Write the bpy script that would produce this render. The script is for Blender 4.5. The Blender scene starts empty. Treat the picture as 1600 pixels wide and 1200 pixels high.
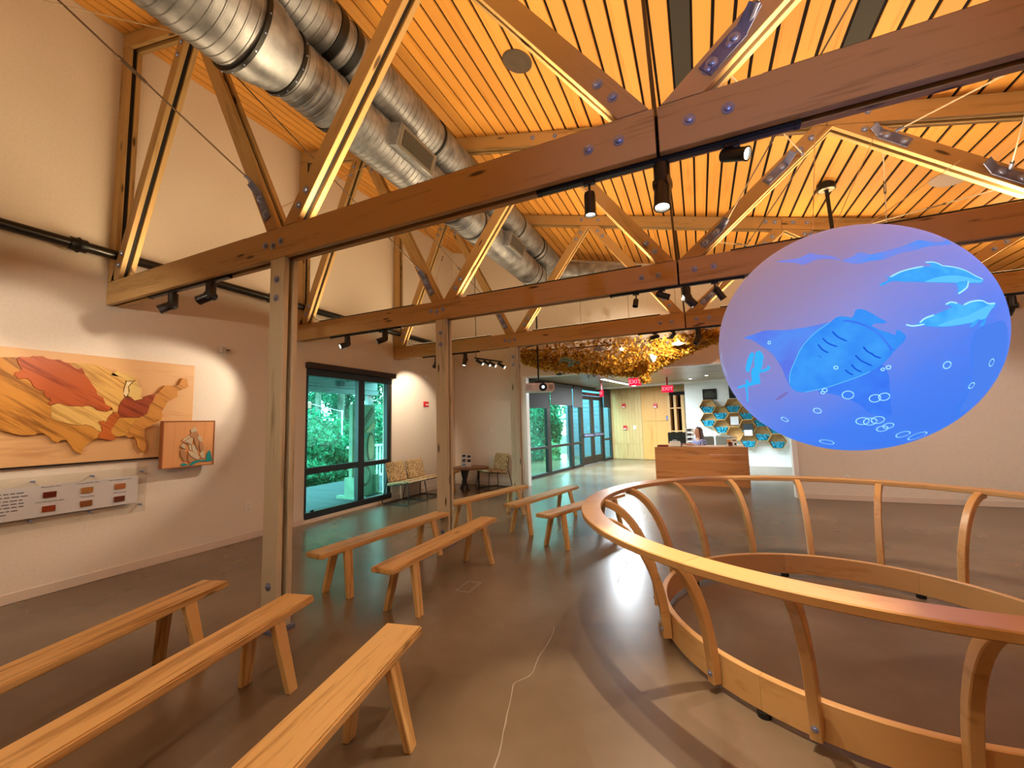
import bpy, bmesh, math, random
from mathutils import Vector, Matrix, Euler
random.seed(7)
SC = bpy.context.scene
COL = SC.collection
PI = math.pi
R = math.radians

# ------------------------------------------------------------------ camera
cam = bpy.data.cameras.new('camera')
cam.sensor_fit = 'HORIZONTAL'; cam.sensor_width = 36.0
cam.lens = 36.0 * 644.4 / 1600.0
cam.clip_start = 0.05; cam.clip_end = 300
camo = bpy.data.objects.new('camera', cam); COL.objects.link(camo)
_yaw, _pit, _rol = R(24.30), R(5.305), R(-1.486)
_f = Vector((-math.sin(_yaw)*math.cos(_pit), math.cos(_yaw)*math.cos(_pit), math.sin(_pit)))
_r = Vector((math.cos(_yaw), math.sin(_yaw), 0)); _u = _r.cross(_f)
_r2 = _r*math.cos(_rol) + _u*math.sin(_rol); _u2 = -_r*math.sin(_rol) + _u*math.cos(_rol)
camo.matrix_world = Matrix(((_r2.x, _u2.x, -_f.x, 0), (_r2.y, _u2.y, -_f.y, 0), (_r2.z, _u2.z, -_f.z, 1.6), (0, 0, 0, 1)))
SC.camera = camo

# ------------------------------------------------------------------ view, world
if hasattr(SC, 'cycles'):
    SC.cycles.max_bounces = 7; SC.cycles.diffuse_bounces = 4; SC.cycles.glossy_bounces = 3; SC.cycles.transparent_max_bounces = 10
SC.view_settings.view_transform = 'Standard'
SC.view_settings.look = 'None'
SC.view_settings.gamma = 1.0
SC.view_settings.use_curve_mapping = False
SC.view_settings.exposure = 0.60
world = bpy.data.worlds.new('overcast_sky'); SC.world = world
world.use_nodes = True
bg = world.node_tree.nodes['Background']
bg.inputs[0].default_value = (0.66, 0.94, 1.0, 1); bg.inputs[1].default_value = 9.5

FILL_W = 42.0     # each unseen fill flood added behind the camera
UP_W = 14.0      # watts per metre of uplight bar
WARM = (1.0, 0.74, 0.42); SOFT = (1.0, 0.84, 0.64); COOL = (0.82, 0.94, 1.0)
def lamp(name, kind, loc, power, color, aim=None, parent=None, **kw):
    l = bpy.data.lights.new(name, kind); l.energy = power; l.color = color
    for k, v in kw.items(): setattr(l, k, v)
    o = bpy.data.objects.new(name, l); COL.objects.link(o)
    M = Matrix.Translation(loc)
    if aim is not None:
        M = M @ (Vector(aim)-Vector(loc)).to_track_quat('-Z', 'Y').to_matrix().to_4x4()
    o.matrix_basis = M
    if parent is not None:
        o.parent = parent; o.matrix_parent_inverse = W[parent].inverted()
    return o

# ------------------------------------------------------------------ helpers
W = {}
def hx(s, a=1.0):
    s = s.lstrip('#'); c = [int(s[i:i+2], 16)/255 for i in (0, 2, 4)]
    return tuple(((x/12.92) if x <= .04045 else ((x+.055)/1.055)**2.4) for x in c) + (a,)

def tag(o, label, cat, group=None):
    o['label'] = label; o['category'] = cat
    if group: o['group'] = group
    return o

def thing(name, label, cat, loc=(0, 0, 0), rz=0, group=None):
    o = bpy.data.objects.new(name, None); COL.objects.link(o)
    o.empty_display_size = .1
    M = Matrix.Translation(loc) @ Matrix.Rotation(rz, 4, 'Z')
    o.matrix_basis = M; W[o] = M
    if label: tag(o, label, cat, group)
    return o

def place(name, me, parent=None, M=None):
    o = bpy.data.objects.new(name, me); COL.objects.link(o)
    M = M or Matrix.Identity(4)
    if parent is not None:
        o.parent = parent; o.matrix_parent_inverse = W[parent].inverted()
    o.matrix_basis = M; W[o] = M
    return o

def dup(root, M=None, label=None, group=None, parent=None):
    r = root.copy(); COL.objects.link(r)
    if parent is not None: r.parent = parent
    if M is not None: r.matrix_basis = M
    W[r] = r.matrix_basis.copy()
    if label: r['label'] = label
    if group: r['group'] = group
    for ch in list(root.children): dup(ch, None, None, None, r)
    return r

def frame(p0, p1, up=(0, 0, 1)):
    x = (Vector(p1)-Vector(p0)).normalized(); up = Vector(up)
    if abs(x.dot(up)) > .999: up = Vector((0, 1, 0))
    y = up.cross(x).normalized(); z = x.cross(y)
    M = Matrix.Identity(4)
    for i in range(3): M[i][0] = x[i]; M[i][1] = y[i]; M[i][2] = z[i]; M[i][3] = p0[i]
    return M

class MB:
    def __init__(s): s.v = []; s.f = []
    def add(s, vs, fs):
        n = len(s.v); s.v += [tuple(v) for v in vs]; s.f += [tuple(i+n for i in f) for f in fs]; return s
    def box(s, c, d, M=None):
        vs = [Vector((c[0]+sx*d[0]/2, c[1]+sy*d[1]/2, c[2]+sz*d[2]/2)) for sx in (-1, 1) for sy in (-1, 1) for sz in (-1, 1)]
        if M is not None: vs = [M @ v for v in vs]
        return s.add(vs, [(0, 1, 3, 2), (4, 6, 7, 5), (0, 4, 5, 1), (2, 3, 7, 6), (0, 2, 6, 4), (1, 5, 7, 3)])
    def bb(s, a, b):   # box from two corners
        return s.box([(a[i]+b[i])/2 for i in range(3)], [abs(b[i]-a[i]) for i in range(3)])
    def prism(s, pts, y0, y1, ax=1):   # polygon in the plane normal to ax, extruded y0..y1
        def mk(a, b, c): return (c, a, b) if ax == 0 else ((a, c, b) if ax == 1 else (a, b, c))
        n = len(pts)
        vs = [mk(p[0], p[1], y0) for p in pts] + [mk(p[0], p[1], y1) for p in pts]
        return s.add(vs, [tuple(range(n))[::-1], tuple(range(n, 2*n))] + [(i, (i+1) % n, n+(i+1) % n, n+i) for i in range(n)])
    def cyl(s, p0, p1, r0, r1=None, n=12, cap=True):
        r1 = r0 if r1 is None else r1
        M = frame(p0, p1); L = (Vector(p1)-Vector(p0)).length
        vs = []
        for x, r in ((0, r0), (L, r1)):
            for i in range(n): a = 2*PI*i/n; vs.append(M @ Vector((x, r*math.cos(a), r*math.sin(a))))
        fs = [(i, n+i, n+(i+1) % n, (i+1) % n) for i in range(n)]
        if cap: fs += [tuple(range(n)), tuple(range(2*n-1, n-1, -1))]
        return s.add(vs, fs)
    def tube(s, path, r, n=8, closed=False):
        P = [Vector(p) for p in path]; m = len(P); vs = []; up = None
        for k in range(m):
            a = P[(k-1) % m] if (closed or k > 0) else P[k]; b = P[(k+1) % m] if (closed or k < m-1) else P[k]
            t = (b-a).normalized()
            if up is None: up = Vector((0, 0, 1)) if abs(t.z) < .9 else Vector((0, 1, 0))
            y = up.cross(t)
            if y.length < 1e-4: y = Vector((1, 0, 0)).cross(t)
            y.normalize(); z = t.cross(y); up = z
            rr = r[k] if isinstance(r, (list, tuple)) else r
            vs += [P[k]+rr*(math.cos(2*PI*i/n)*y+math.sin(2*PI*i/n)*z) for i in range(n)]
        fs = []
        for k in range(m if closed else m-1):
            k2 = (k+1) % m
            fs += [(k*n+i, k*n+(i+1) % n, k2*n+(i+1) % n, k2*n+i) for i in range(n)]
        if not closed: fs += [tuple(range(n))[::-1], tuple((m-1)*n+i for i in range(n))]
        return s.add(vs, fs)
    def lathe(s, prof, n=24, M=None, cap=True):   # profile (r, z) about z
        vs = []
        for r, z in prof:
            for i in range(n):
                a = 2*PI*i/n; v = Vector((r*math.cos(a), r*math.sin(a), z)); vs.append(M @ v if M is not None else v)
        fs = []
        for k in range(len(prof)-1):
            fs += [(k*n+i, k*n+(i+1) % n, (k+1)*n+(i+1) % n, (k+1)*n+i) for i in range(n)]
        if cap: fs += [tuple(range(n))[::-1], tuple((len(prof)-1)*n+i for i in range(n))]
        return s.add(vs, fs)
    def strip(s, path, secs, closed=False):   # path of 4x4 frames with a section polygon (y, z)
        vs = []; n = len(secs)
        for M in path: vs += [M @ Vector((0, a, b)) for a, b in secs]
        m = len(path); fs = []
        for k in range(m if closed else m-1):
            k2 = (k+1) % m
            fs += [(k*n+i, k*n+(i+1) % n, k2*n+(i+1) % n, k2*n+i) for i in range(n)]
        if not closed: fs += [tuple(range(n))[::-1], tuple((m-1)*n+i for i in range(n))]
        return s.add(vs, fs)
    def mesh(s, name, mat=None, smooth=None, bevel=0, seg=1, M=None):
        vs = s.v
        if M is not None:
            I = M.inverted(); vs = [tuple(I @ Vector(v)) for v in vs]
        me = bpy.data.meshes.new(name); me.from_pydata(vs, [], s.f)
        bm = bmesh.new(); bm.from_mesh(me)
        bmesh.ops.recalc_face_normals(bm, faces=bm.faces)
        if bevel:
            es = [e for e in bm.edges if len(e.link_faces) == 2 and e.calc_face_angle(0) > .6]
            bmesh.ops.bevel(bm, geom=es, offset=bevel, segments=seg, affect='EDGES', clamp_overlap=True)
        bm.to_mesh(me); bm.free()
        if smooth is not None:
            me.polygons.foreach_set('use_smooth', [True]*len(me.polygons)); me.set_sharp_from_angle(angle=R(smooth))
        if mat is not None: me.materials.append(mat)
        return me
    def build(s, name, mat, parent=None, smooth=None, bevel=0, seg=1, M=None):
        return place(name, s.mesh(name, mat, smooth, bevel, seg, M), parent, M)

def struct(o): o['kind'] = 'structure'; return o

# ------------------------------------------------------------------ materials
def newmat(name):
    m = bpy.data.materials.new(name); m.use_nodes = True
    nt = m.node_tree; b = nt.nodes['Principled BSDF']
    return m, nt, b
def N(nt, t, **kw):
    n = nt.nodes.new(t)
    for k, v in kw.items():
        if k in n.inputs: n.inputs[k].default_value = v
        else: setattr(n, k, v)
    return n
def plain(name, col, rough=.5, metal=0.0, spec=.5, emis=None, estr=0, alpha=None):
    m, nt, b = newmat(name)
    b.inputs['Base Color'].default_value = hx(col) if isinstance(col, str) else col
    b.inputs['Roughness'].default_value = rough; b.inputs['Metallic'].default_value = metal
    b.inputs['Specular IOR Level'].default_value = spec
    if emis: b.inputs['Emission Color'].default_value = hx(emis) if isinstance(emis, str) else emis; b.inputs['Emission Strength'].default_value = estr
    return m
def ramp(nt, stops):
    r = nt.nodes.new('ShaderNodeValToRGB'); e = r.color_ramp.elements
    while len(e) > 1: e.remove(e[-1])
    e[0].position = stops[0][0]; e[0].color = hx(stops[0][1])
    for p, c in stops[1:]: x = e.new(p); x.color = hx(c)
    return r
def noisy(name, stops, scale=8, detail=5, rough=.6, bump=0, metal=0.0, rvar=0, mapscale=(1, 1, 1), spec=.5, dist=0):
    m, nt, b = newmat(name); L = nt.links
    tc = N(nt, 'ShaderNodeTexCoord'); mp = N(nt, 'ShaderNodeMapping'); mp.inputs['Scale'].default_value = mapscale
    no = N(nt, 'ShaderNodeTexNoise'); no.inputs['Scale'].default_value = scale; no.inputs['Detail'].default_value = detail; no.inputs['Distortion'].default_value = dist
    L.new(tc.outputs['Object'], mp.inputs[0]); L.new(mp.outputs[0], no.inputs['Vector'])
    rp = ramp(nt, stops); L.new(no.outputs['Fac'], rp.inputs[0]); L.new(rp.outputs[0], b.inputs['Base Color'])
    b.inputs['Roughness'].default_value = rough; b.inputs['Metallic'].default_value = metal; b.inputs['Specular IOR Level'].default_value = spec
    if rvar:
        mr = N(nt, 'ShaderNodeMapRange'); mr.inputs['To Min'].default_value = max(0, rough-rvar); mr.inputs['To Max'].default_value = min(1, rough+rvar)
        L.new(no.outputs['Fac'], mr.inputs['Value']); L.new(mr.outputs[0], b.inputs['Roughness'])
    if bump:
        bp = N(nt, 'ShaderNodeBump'); bp.inputs['Strength'].default_value = bump; bp.inputs['Distance'].default_value = .01
        L.new(no.outputs['Fac'], bp.inputs['Height']); L.new(bp.outputs[0], b.inputs['Normal'])
    return m
def wood(name, light, dark, axis=0, long=.7, cross=11, rough=.5, spec=.4, knots=0, var=.12, bump=.12, lo=.45):
    """grain drawn out along one local axis, each object with its own offset and shade"""
    m, nt, b = newmat(name); L = nt.links
    tc = N(nt, 'ShaderNodeTexCoord'); oi = N(nt, 'ShaderNodeObjectInfo')
    mul = N(nt, 'ShaderNodeMath', operation='MULTIPLY'); mul.inputs[1].default_value = 53.0
    L.new(oi.outputs['Random'], mul.inputs[0])
    ad = N(nt, 'ShaderNodeVectorMath', operation='ADD'); L.new(tc.outputs['Object'], ad.inputs[0]); L.new(mul.outputs[0], ad.inputs[1])
    mp = N(nt, 'ShaderNodeMapping'); sc = [cross]*3; sc[axis] = long; mp.inputs['Scale'].default_value = sc
    L.new(ad.outputs[0], mp.inputs[0])
    n1 = N(nt, 'ShaderNodeTexNoise'); n1.inputs['Scale'].default_value = 1.0; n1.inputs['Detail'].default_value = 3; n1.inputs['Distortion'].default_value = .5
    n2 = N(nt, 'ShaderNodeTexNoise'); n2.inputs['Scale'].default_value = 6.0; n2.inputs['Detail'].default_value = 2
    L.new(mp.outputs[0], n1.inputs['Vector']); L.new(mp.outputs[0], n2.inputs['Vector'])
    mx = N(nt, 'ShaderNodeMath', operation='MULTIPLY_ADD'); mx.inputs[1].default_value = .38; L.new(n2.outputs['Fac'], mx.inputs[0]); L.new(n1.outputs['Fac'], mx.inputs[2])
    rp = ramp(nt, [(lo, dark), (lo+.17, light), (.86, light)]); L.new(mx.outputs[0], rp.inputs[0])
    hs = N(nt, 'ShaderNodeHueSaturation')
    mr = N(nt, 'ShaderNodeMapRange'); mr.inputs['To Min'].default_value = 1-var; mr.inputs['To Max'].default_value = 1+var
    L.new(oi.outputs['Random'], mr.inputs['Value']); L.new(mr.outputs[0], hs.inputs['Value'])
    last = rp.outputs[0]
    if knots:
        mk = N(nt, 'ShaderNodeMapping'); s2 = [7.0]*3; s2[axis] = 1.6; mk.inputs['Scale'].default_value = s2; L.new(ad.outputs[0], mk.inputs[0])
        vo = N(nt, 'ShaderNodeTexVoronoi'); vo.inputs['Scale'].default_value = 1.0; L.new(mk.outputs[0], vo.inputs['Vector'])
        kr = ramp(nt, [(0, '#3a2008'), (.07, '#4a2a10'), (.13, '#ffffff')]); L.new(vo.outputs['Distance'], kr.inputs[0])
        mm = N(nt, 'ShaderNodeMix', data_type='RGBA', blend_type='MULTIPLY'); mm.inputs[0].default_value = knots
        L.new(last, mm.inputs[6]); L.new(kr.outputs[0], mm.inputs[7]); last = mm.outputs[2]
    L.new(last, hs.inputs['Color']); L.new(hs.outputs[0], b.inputs['Base Color'])
    b.inputs['Roughness'].default_value = rough; b.inputs['Specular IOR Level'].default_value = spec
    if bump:
        bp = N(nt, 'ShaderNodeBump'); bp.inputs['Strength'].default_value = bump; bp.inputs['Distance'].default_value = .004
        L.new(mx.outputs[0], bp.inputs['Height']); L.new(bp.outputs[0], b.inputs['Normal'])
    return m
def glassy(name, tint='#e4f6f2', gloss=.07, rough=.02):
    m = bpy.data.materials.new(name); m.use_nodes = True; nt = m.node_tree; nt.nodes.clear()
    o = N(nt, 'ShaderNodeOutputMaterial'); t = N(nt, 'ShaderNodeBsdfTransparent'); g = N(nt, 'ShaderNodeBsdfGlossy'); mx = N(nt, 'ShaderNodeMixShader')
    t.inputs[0].default_value = hx(tint); g.inputs['Roughness'].default_value = rough
    lw = N(nt, 'ShaderNodeLayerWeight'); lw.inputs['Blend'].default_value = .5
    pw = N(nt, 'ShaderNodeMath', operation='POWER'); pw.inputs[1].default_value = 5.0; nt.links.new(lw.outputs['Facing'], pw.inputs[0])
    ma = N(nt, 'ShaderNodeMath', operation='MULTIPLY_ADD'); ma.inputs[1].default_value = .5; ma.inputs[2].default_value = gloss*.5; nt.links.new(pw.outputs[0], ma.inputs[0])
    nt.links.new(ma.outputs[0], mx.inputs[0]); nt.links.new(t.outputs[0], mx.inputs[1]); nt.links.new(g.outputs[0], mx.inputs[2]); nt.links.new(mx.outputs[0], o.inputs[0])
    return m
def emit(name, col, strength):
    m = bpy.data.materials.new(name); m.use_nodes = True; nt = m.node_tree; nt.nodes.clear()
    o = N(nt, 'ShaderNodeOutputMaterial'); e = N(nt, 'ShaderNodeEmission')
    e.inputs[0].default_value = hx(col) if isinstance(col, str) else col; e.inputs[1].default_value = strength
    nt.links.new(e.outputs[0], o.inputs[0]); return m

m_wall = noisy('painted_wall', [(.3, '#d9cdbd'), (.7, '#dfd4c6')], scale=40, rough=.85, bump=.03)
m_wallw = noisy('white_lobby_paint', [(.3, '#dfe3e2'), (.7, '#e6eae9')], scale=40, rough=.8)
m_trim = plain('trim_paint', '#d2c2b2', .6)
m_deckdark = plain('dark_ceiling_deck', '#150c06', .9)
m_board = wood('ceiling_cedar', '#d99845', '#c78432', axis=1, long=.5, cross=14, rough=.55, var=.10, bump=0)
m_fir = wood('truss_fir', '#b5925e', '#967646', axis=0, long=.9, cross=10, rough=.55, knots=.85, var=.08)
m_post = wood('treated_post', '#bdb49c', '#8f8669', axis=2, long=.8, cross=12, rough=.7, knots=.9, var=.06)
m_bench = wood('bench_fir', '#d2aa6c', '#a2763c', axis=0, long=1.0, cross=17, rough=.42, knots=.7, var=.08, lo=.50)
m_rail = wood('rail_maple', '#c99c62', '#b5874c', axis=0, long=1.5, cross=6, rough=.35, var=.05, bump=.04)
m_slot = plain('dark_slot_steel', '#0b0705', .8)
m_black = plain('black_metal', '#0b0a0a', .45, spec=.4)
m_lampblk = plain('lamp_black', '#120c0a', .35)
m_galv = noisy('galvanised_sheet', [(.3, '#6f7074'), (.55, '#8b8c90'), (.75, '#a5a6aa')], scale=7, detail=6, rough=.40, metal=.6, rvar=.08, bump=.03)
m_steel = plain('bolt_steel', '#8d97bd', .35, metal=.6)  # steel colour tinted with the sphere's blue reflection
m_plate = noisy('steel_plate', [(.3, '#565a78'), (.7, '#7c81a0')], scale=12, rough=.5, metal=.3)  # blue cast of the sphere's light put into the plate colour
m_rubber = plain('black_rubber', '#080706', .6)
m_lens = emit('lamp_lens', '#fff3da', 8.0)
m_white = plain('white_plastic', '#e8e6e2', .4)
m_red = plain('red_plastic', '#c5161d', .35)
m_frame = plain('dark_bronze_frame', '#15181a', .4)
m_glass = glassy('window_glass', '#c9eeea')
m_acryl = glassy('acrylic_sheet', '#f8f8f6', gloss=.02)
m_cable = plain('steel_cable', '#6d5a48', .4, metal=.7)
m_cablelt = plain('light_cable', '#c9b9a0', .4, metal=.5)
# ------------------------------------------------------------------ floor and walls
def concrete():
    m, nt, b = newmat('polished_concrete'); L = nt.links
    tc = N(nt, 'ShaderNodeTexCoord')
    n1 = N(nt, 'ShaderNodeTexNoise'); n1.inputs['Scale'].default_value = .7; n1.inputs['Detail'].default_value = 4; n1.inputs['Roughness'].default_value = .5
    n2 = N(nt, 'ShaderNodeTexNoise'); n2.inputs['Scale'].default_value = 9; n2.inputs['Detail'].default_value = 6
    for n in (n1, n2): L.new(tc.outputs['Object'], n.inputs['Vector'])
    r1 = ramp(nt, [(.2, '#574633'), (.5, '#715f4a'), (.8, '#8d7b68')]); L.new(n1.outputs['Fac'], r1.inputs[0])
    r2 = ramp(nt, [(.1, '#cfc6ba'), (.9, '#ffffff')]); L.new(n2.outputs['Fac'], r2.inputs[0])
    for r_ in (r1, r2): r_.color_ramp.interpolation = 'B_SPLINE'
    mm = N(nt, 'ShaderNodeMix', data_type='RGBA', blend_type='MULTIPLY'); mm.inputs[0].default_value = .35
    L.new(r1.outputs[0], mm.inputs[6]); L.new(r2.outputs[0], mm.inputs[7]); L.new(mm.outputs[2], b.inputs['Base Color'])
    mr = N(nt, 'ShaderNodeMapRange'); mr.inputs['From Min'].default_value = .3; mr.inputs['From Max'].default_value = .7
    mr.inputs['To Min'].default_value = .22; mr.inputs['To Max'].default_value = .29
    n3 = N(nt, 'ShaderNodeTexNoise'); n3.inputs['Scale'].default_value = 1.3; n3.inputs['Detail'].default_value = 2; L.new(tc.outputs['Object'], n3.inputs['Vector'])
    b.inputs['Roughness'].default_value = .27
    b.inputs['Specular IOR Level'].default_value = .6
    return m
m_conc = concrete()
XL, XR, YB, YF = -6.10, 5.80, -2.60, 9.66
def zc(x): return 6.425 - .2476*(x+6.1)      # underside of the ceiling boards
floor = struct(MB().bb((-6.4, YB-.2, -.15), (9.0, 19.5, 0)).build('floor', m_conc))

# crack and flush box cover set in the concrete
def ribbon(name, pts, w, z, mat, parent):
    b = MB(); vs = []
    for i, p in enumerate(pts):
        a = pts[max(i-1, 0)]; c = pts[min(i+1, len(pts)-1)]
        d = Vector((c[0]-a[0], c[1]-a[1])).normalized(); n = Vector((-d.y, d.x))*w/2*random.uniform(.6, 1.4)
        vs += [(p[0]+n.x, p[1]+n.y, z), (p[0]-n.x, p[1]-n.y, z)]
    b.add(vs, [(2*i, 2*i+1, 2*i+3, 2*i+2) for i in range(len(pts)-1)])
    return b.build(name, mat, parent)
m_crack = plain('crack_filler', '#8b7d6b', .6)
ribbon('crack', [(-1.136,3.197),(-1.113,3.100),(-1.104,2.986),(-1.101,2.895),(-1.103,2.773),(-1.093,2.696),(-1.076,2.596),(-1.085,2.542),(-1.137,2.459),(-1.141,2.430),(-1.108,2.329),(-1.086,2.255),(-1.065,2.175),(-1.046,2.120),(-1.029,2.053),(-1.007,1.992),(-0.987,1.922),(-0.973,1.840),(-.95,1.70),(-.96,1.55)], .007, .0012, m_crack, floor)
ribbon('crack', [(-0.915,5.546),(-0.910,5.118),(-0.840,4.861),(-0.843,4.546),(-0.846,4.303),(-0.801,4.150)], .008, .0012, m_crack, floor)
for cx, cy, w, d, a in ((-2.175, 3.655, .14, .25, .02), (2.56, 7.40, .16, .24, .1)):
    M = Matrix.Translation((cx, cy, 0)) @ Matrix.Rotation(a, 4, 'Z')
    b = MB(); t = .012
    for c, dd in (((0, d/2, .0015), (w, t, .003)), ((0, -d/2, .0015), (w, t, .003)), ((w/2, 0, .0015), (t, d, .003)), ((-w/2, 0, .0015), (t, d, .003))): b.box(c, dd, M)
    b.build('floor_box_frame', m_crack, floor)
    MB().box((0, 0, .001), (w-t, d-t, .002), M).build('floor_box_lid', m_conc, floor)

TW = .25
b = MB()                                            # left wall with the window opening
b.bb((XL-TW, YB-.2, 0), (XL, 4.95, 6.75)); b.bb((XL-TW, 7.11, 0), (XL, 10.4, 6.75))
b.bb((XL-TW, 4.95, 2.66), (XL, 7.11, 6.75)); b.bb((XL-TW, 4.95, -.1), (XL, 7.11, .06))
wall_left = struct(b.build('wall_left', m_wall))
b = MB(); y0, y1 = YF, YF+.16                       # far wall with the wide opening to the lobby
for x0, x1, z0 in ((XL, -4.04, 0), (-4.04, 1.66, 2.74), (1.66, XR, 0)):
    b.prism([(x0, z0), (x1, z0), (x1, zc(x1)+.12), (x0, zc(x0)+.12)], y0, y1)
wall_far = struct(b.build('wall_far', m_wall))
struct(MB().bb((XR, YB-.2, 0), (XR+.2, YF+.2, 4.0)).build('wall_right', m_wall))
struct(MB().prism([(XL, 0), (XR, 0), (XR, zc(XR)+.12), (XL, zc(XL)+.12)], YB-.16, YB).build('wall_back', m_wall))
def base(name, a, b_, h=.10): return struct(MB().bb(a, b_).build(name, m_trim, bevel=.004))
base('baseboard_left', (XL, YB, 0), (XL+.014, 4.95, .10)); base('baseboard_corner', (XL, 7.11, 0), (XL+.014, YF, .10))
base('baseboard_far', (XL+.014, YF-.014, 0), (-4.04, YF, .10)); base('baseboard_right', (1.66, YF-.014, 0), (XR, YF, .10))
base('baseboard_back', (XL+.014, YB, 0), (XR, YB+.014, .10))

# ------------------------------------------------------------------ ceiling: dark deck with a cedar board per course
M = Matrix.Translation((0, (YB+YF)/2, 0))
x0, x1 = XL-.3, XR+.25
ceiling = struct(MB().prism([(x0, zc(x0)+.03), (x1, zc(x1)+.03), (x1, zc(x1)+.20), (x0, zc(x0)+.20)], YB-.16, YF+.16).build('ceiling', m_deckdark))
slope = math.atan(.2476)
bme = MB().box((0, 0, .011), (.137, YF-YB, .022)).mesh('ceiling_board', m_board, bevel=.002)
YS = 4.72
slotme = MB().box((0, 0, .02), (.150, YS-YB, .02)).mesh('service_slot', plain('slot_grey', '#241e17', .7))
bme2 = MB().box((0, 0, .011), (.137, YF-YS, .022)).mesh('ceiling_board', m_board, bevel=.002)
n = 0; x = XL+.072
while x < XR:
    M = Matrix.Translation((x, (YB+YF)/2, zc(x))) @ Matrix.Rotation(slope, 4, 'Y')
    slot = abs(x-0.0) < .08 or abs(x-1.325) < .08
    if slot:
        RT = Matrix.Rotation(slope, 4, 'Y')
        place('service_slot', slotme, ceiling, Matrix.Translation((x, (YB+YS)/2, zc(x))) @ RT); place('ceiling_board', bme2, ceiling, Matrix.Translation((x, (YS+YF)/2, zc(x))) @ RT)
    else: place('ceiling_board', bme, ceiling, M)
    x += .160; n += 1

# ------------------------------------------------------------------ window in the left wall
win = struct(thing('window_1', None, None, (XL, 6.03, .06)))
fx0, fx1 = XL-.13, XL-.03
def bar(name, a, b_, parent=win): return MB().bb(a, b_).build(name, m_frame, parent, bevel=.003)
bar('frame_head', (fx0, 4.95, 2.50), (fx1+.03, 7.11, 2.66)); bar('frame_sill', (fx0, 4.95, .06), (fx1+.03, 7.11, .17))
bar('frame_jamb', (fx0, 4.95, .17), (fx1, 5.02, 2.50)); bar('frame_jamb', (fx0, 7.0, .17), (fx1, 7.11, 2.50))
bar('mullion', (fx0, 6.18, .17), (fx1, 6.34, 2.50))
bar('transom', (fx0, 5.02, .80), (fx1, 6.18, .91)); bar('transom', (fx0, 6.34, .80), (fx1, 7.0, .89))
for a, c in ((5.02, 6.18), (6.34, 7.0)):
    for z0, z1 in ((.17, .80), (.90, 2.50)):
        MB().bb((XL-.085, a, z0), (XL-.079, c, z1)).build('pane', m_glass, win)
MB().bb((XL-.02, 4.93, 2.62), (XL+.09, 7.16, 2.72)).build('blind_box', plain('blind_box_brown', '#2a1a12', .6), win, bevel=.006)
MB().bb((XL-.03, 5.1, .17), (XL-.01, 5.16, .20)).build('latch', m_black, win)

# ------------------------------------------------------------------ roof trusses
TY = [2.355, 4.795, 7.235]
ZB0, ZB1 = 3.05, 3.315
zt1 = lambda x: zc(x); zt0 = lambda x: zc(x)-.19
def web_poly(xb, k, w=.14):
    """horizontal foot on the bottom chord, head cut along the top chord"""
    zb = ZB1+.004; h = w/2*math.sqrt(1+k*k)
    pts = [(xb-h, zb), (xb+h, zb)]
    for s in (1, -1):
        xx = xb+s*h
        for _ in range(40):
            z = zt0(xx)-.004; xx = xb+s*h+k*(z-zb)
        pts.append((xx, z))
    return pts
WEBS = [(-5.94, .4495), (-3.275, -.517), (-3.06, .744), (-.24, -.734), (.015, 1.155), (2.79, -1.267), (3.02, 1.6)]
def plankpoly(name, pts, y0, y1, parent, mat=None):
    c = Vector((sum(p[0] for p in pts)/len(pts), 0, sum(p[1] for p in pts)/len(pts)))
    d = Vector((pts[3][0]-pts[0][0], 0, pts[3][1]-pts[0][1])) if name == 'web' else Vector((pts[1][0]-pts[0][0], 0, pts[1][1]-pts[0][1]))
    M = frame((c.x, (y0+y1)/2, c.z), (c.x+d.x, (y0+y1)/2, c.z+d.z), (0, 1, 0)); 
    return MB().prism(pts, y0, y1).build(name, mat or m_fir, parent, bevel=.003, M=M)
def bolt(parent, x, z, y, r=.022):
    global boltme
    return place('bolt', boltme, parent, Matrix.Translation((x, y, z)))
Mb = Matrix.Rotation(PI/2, 4, 'X')
boltme = MB().lathe([(.032, 0), (.032, .003), (.020, .004), (.019, .013), (.011, .018)], 12, Mb).mesh('bolt', m_steel, smooth=40)
PLK = ((-.068, -.022), (.022, .068))
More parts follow.
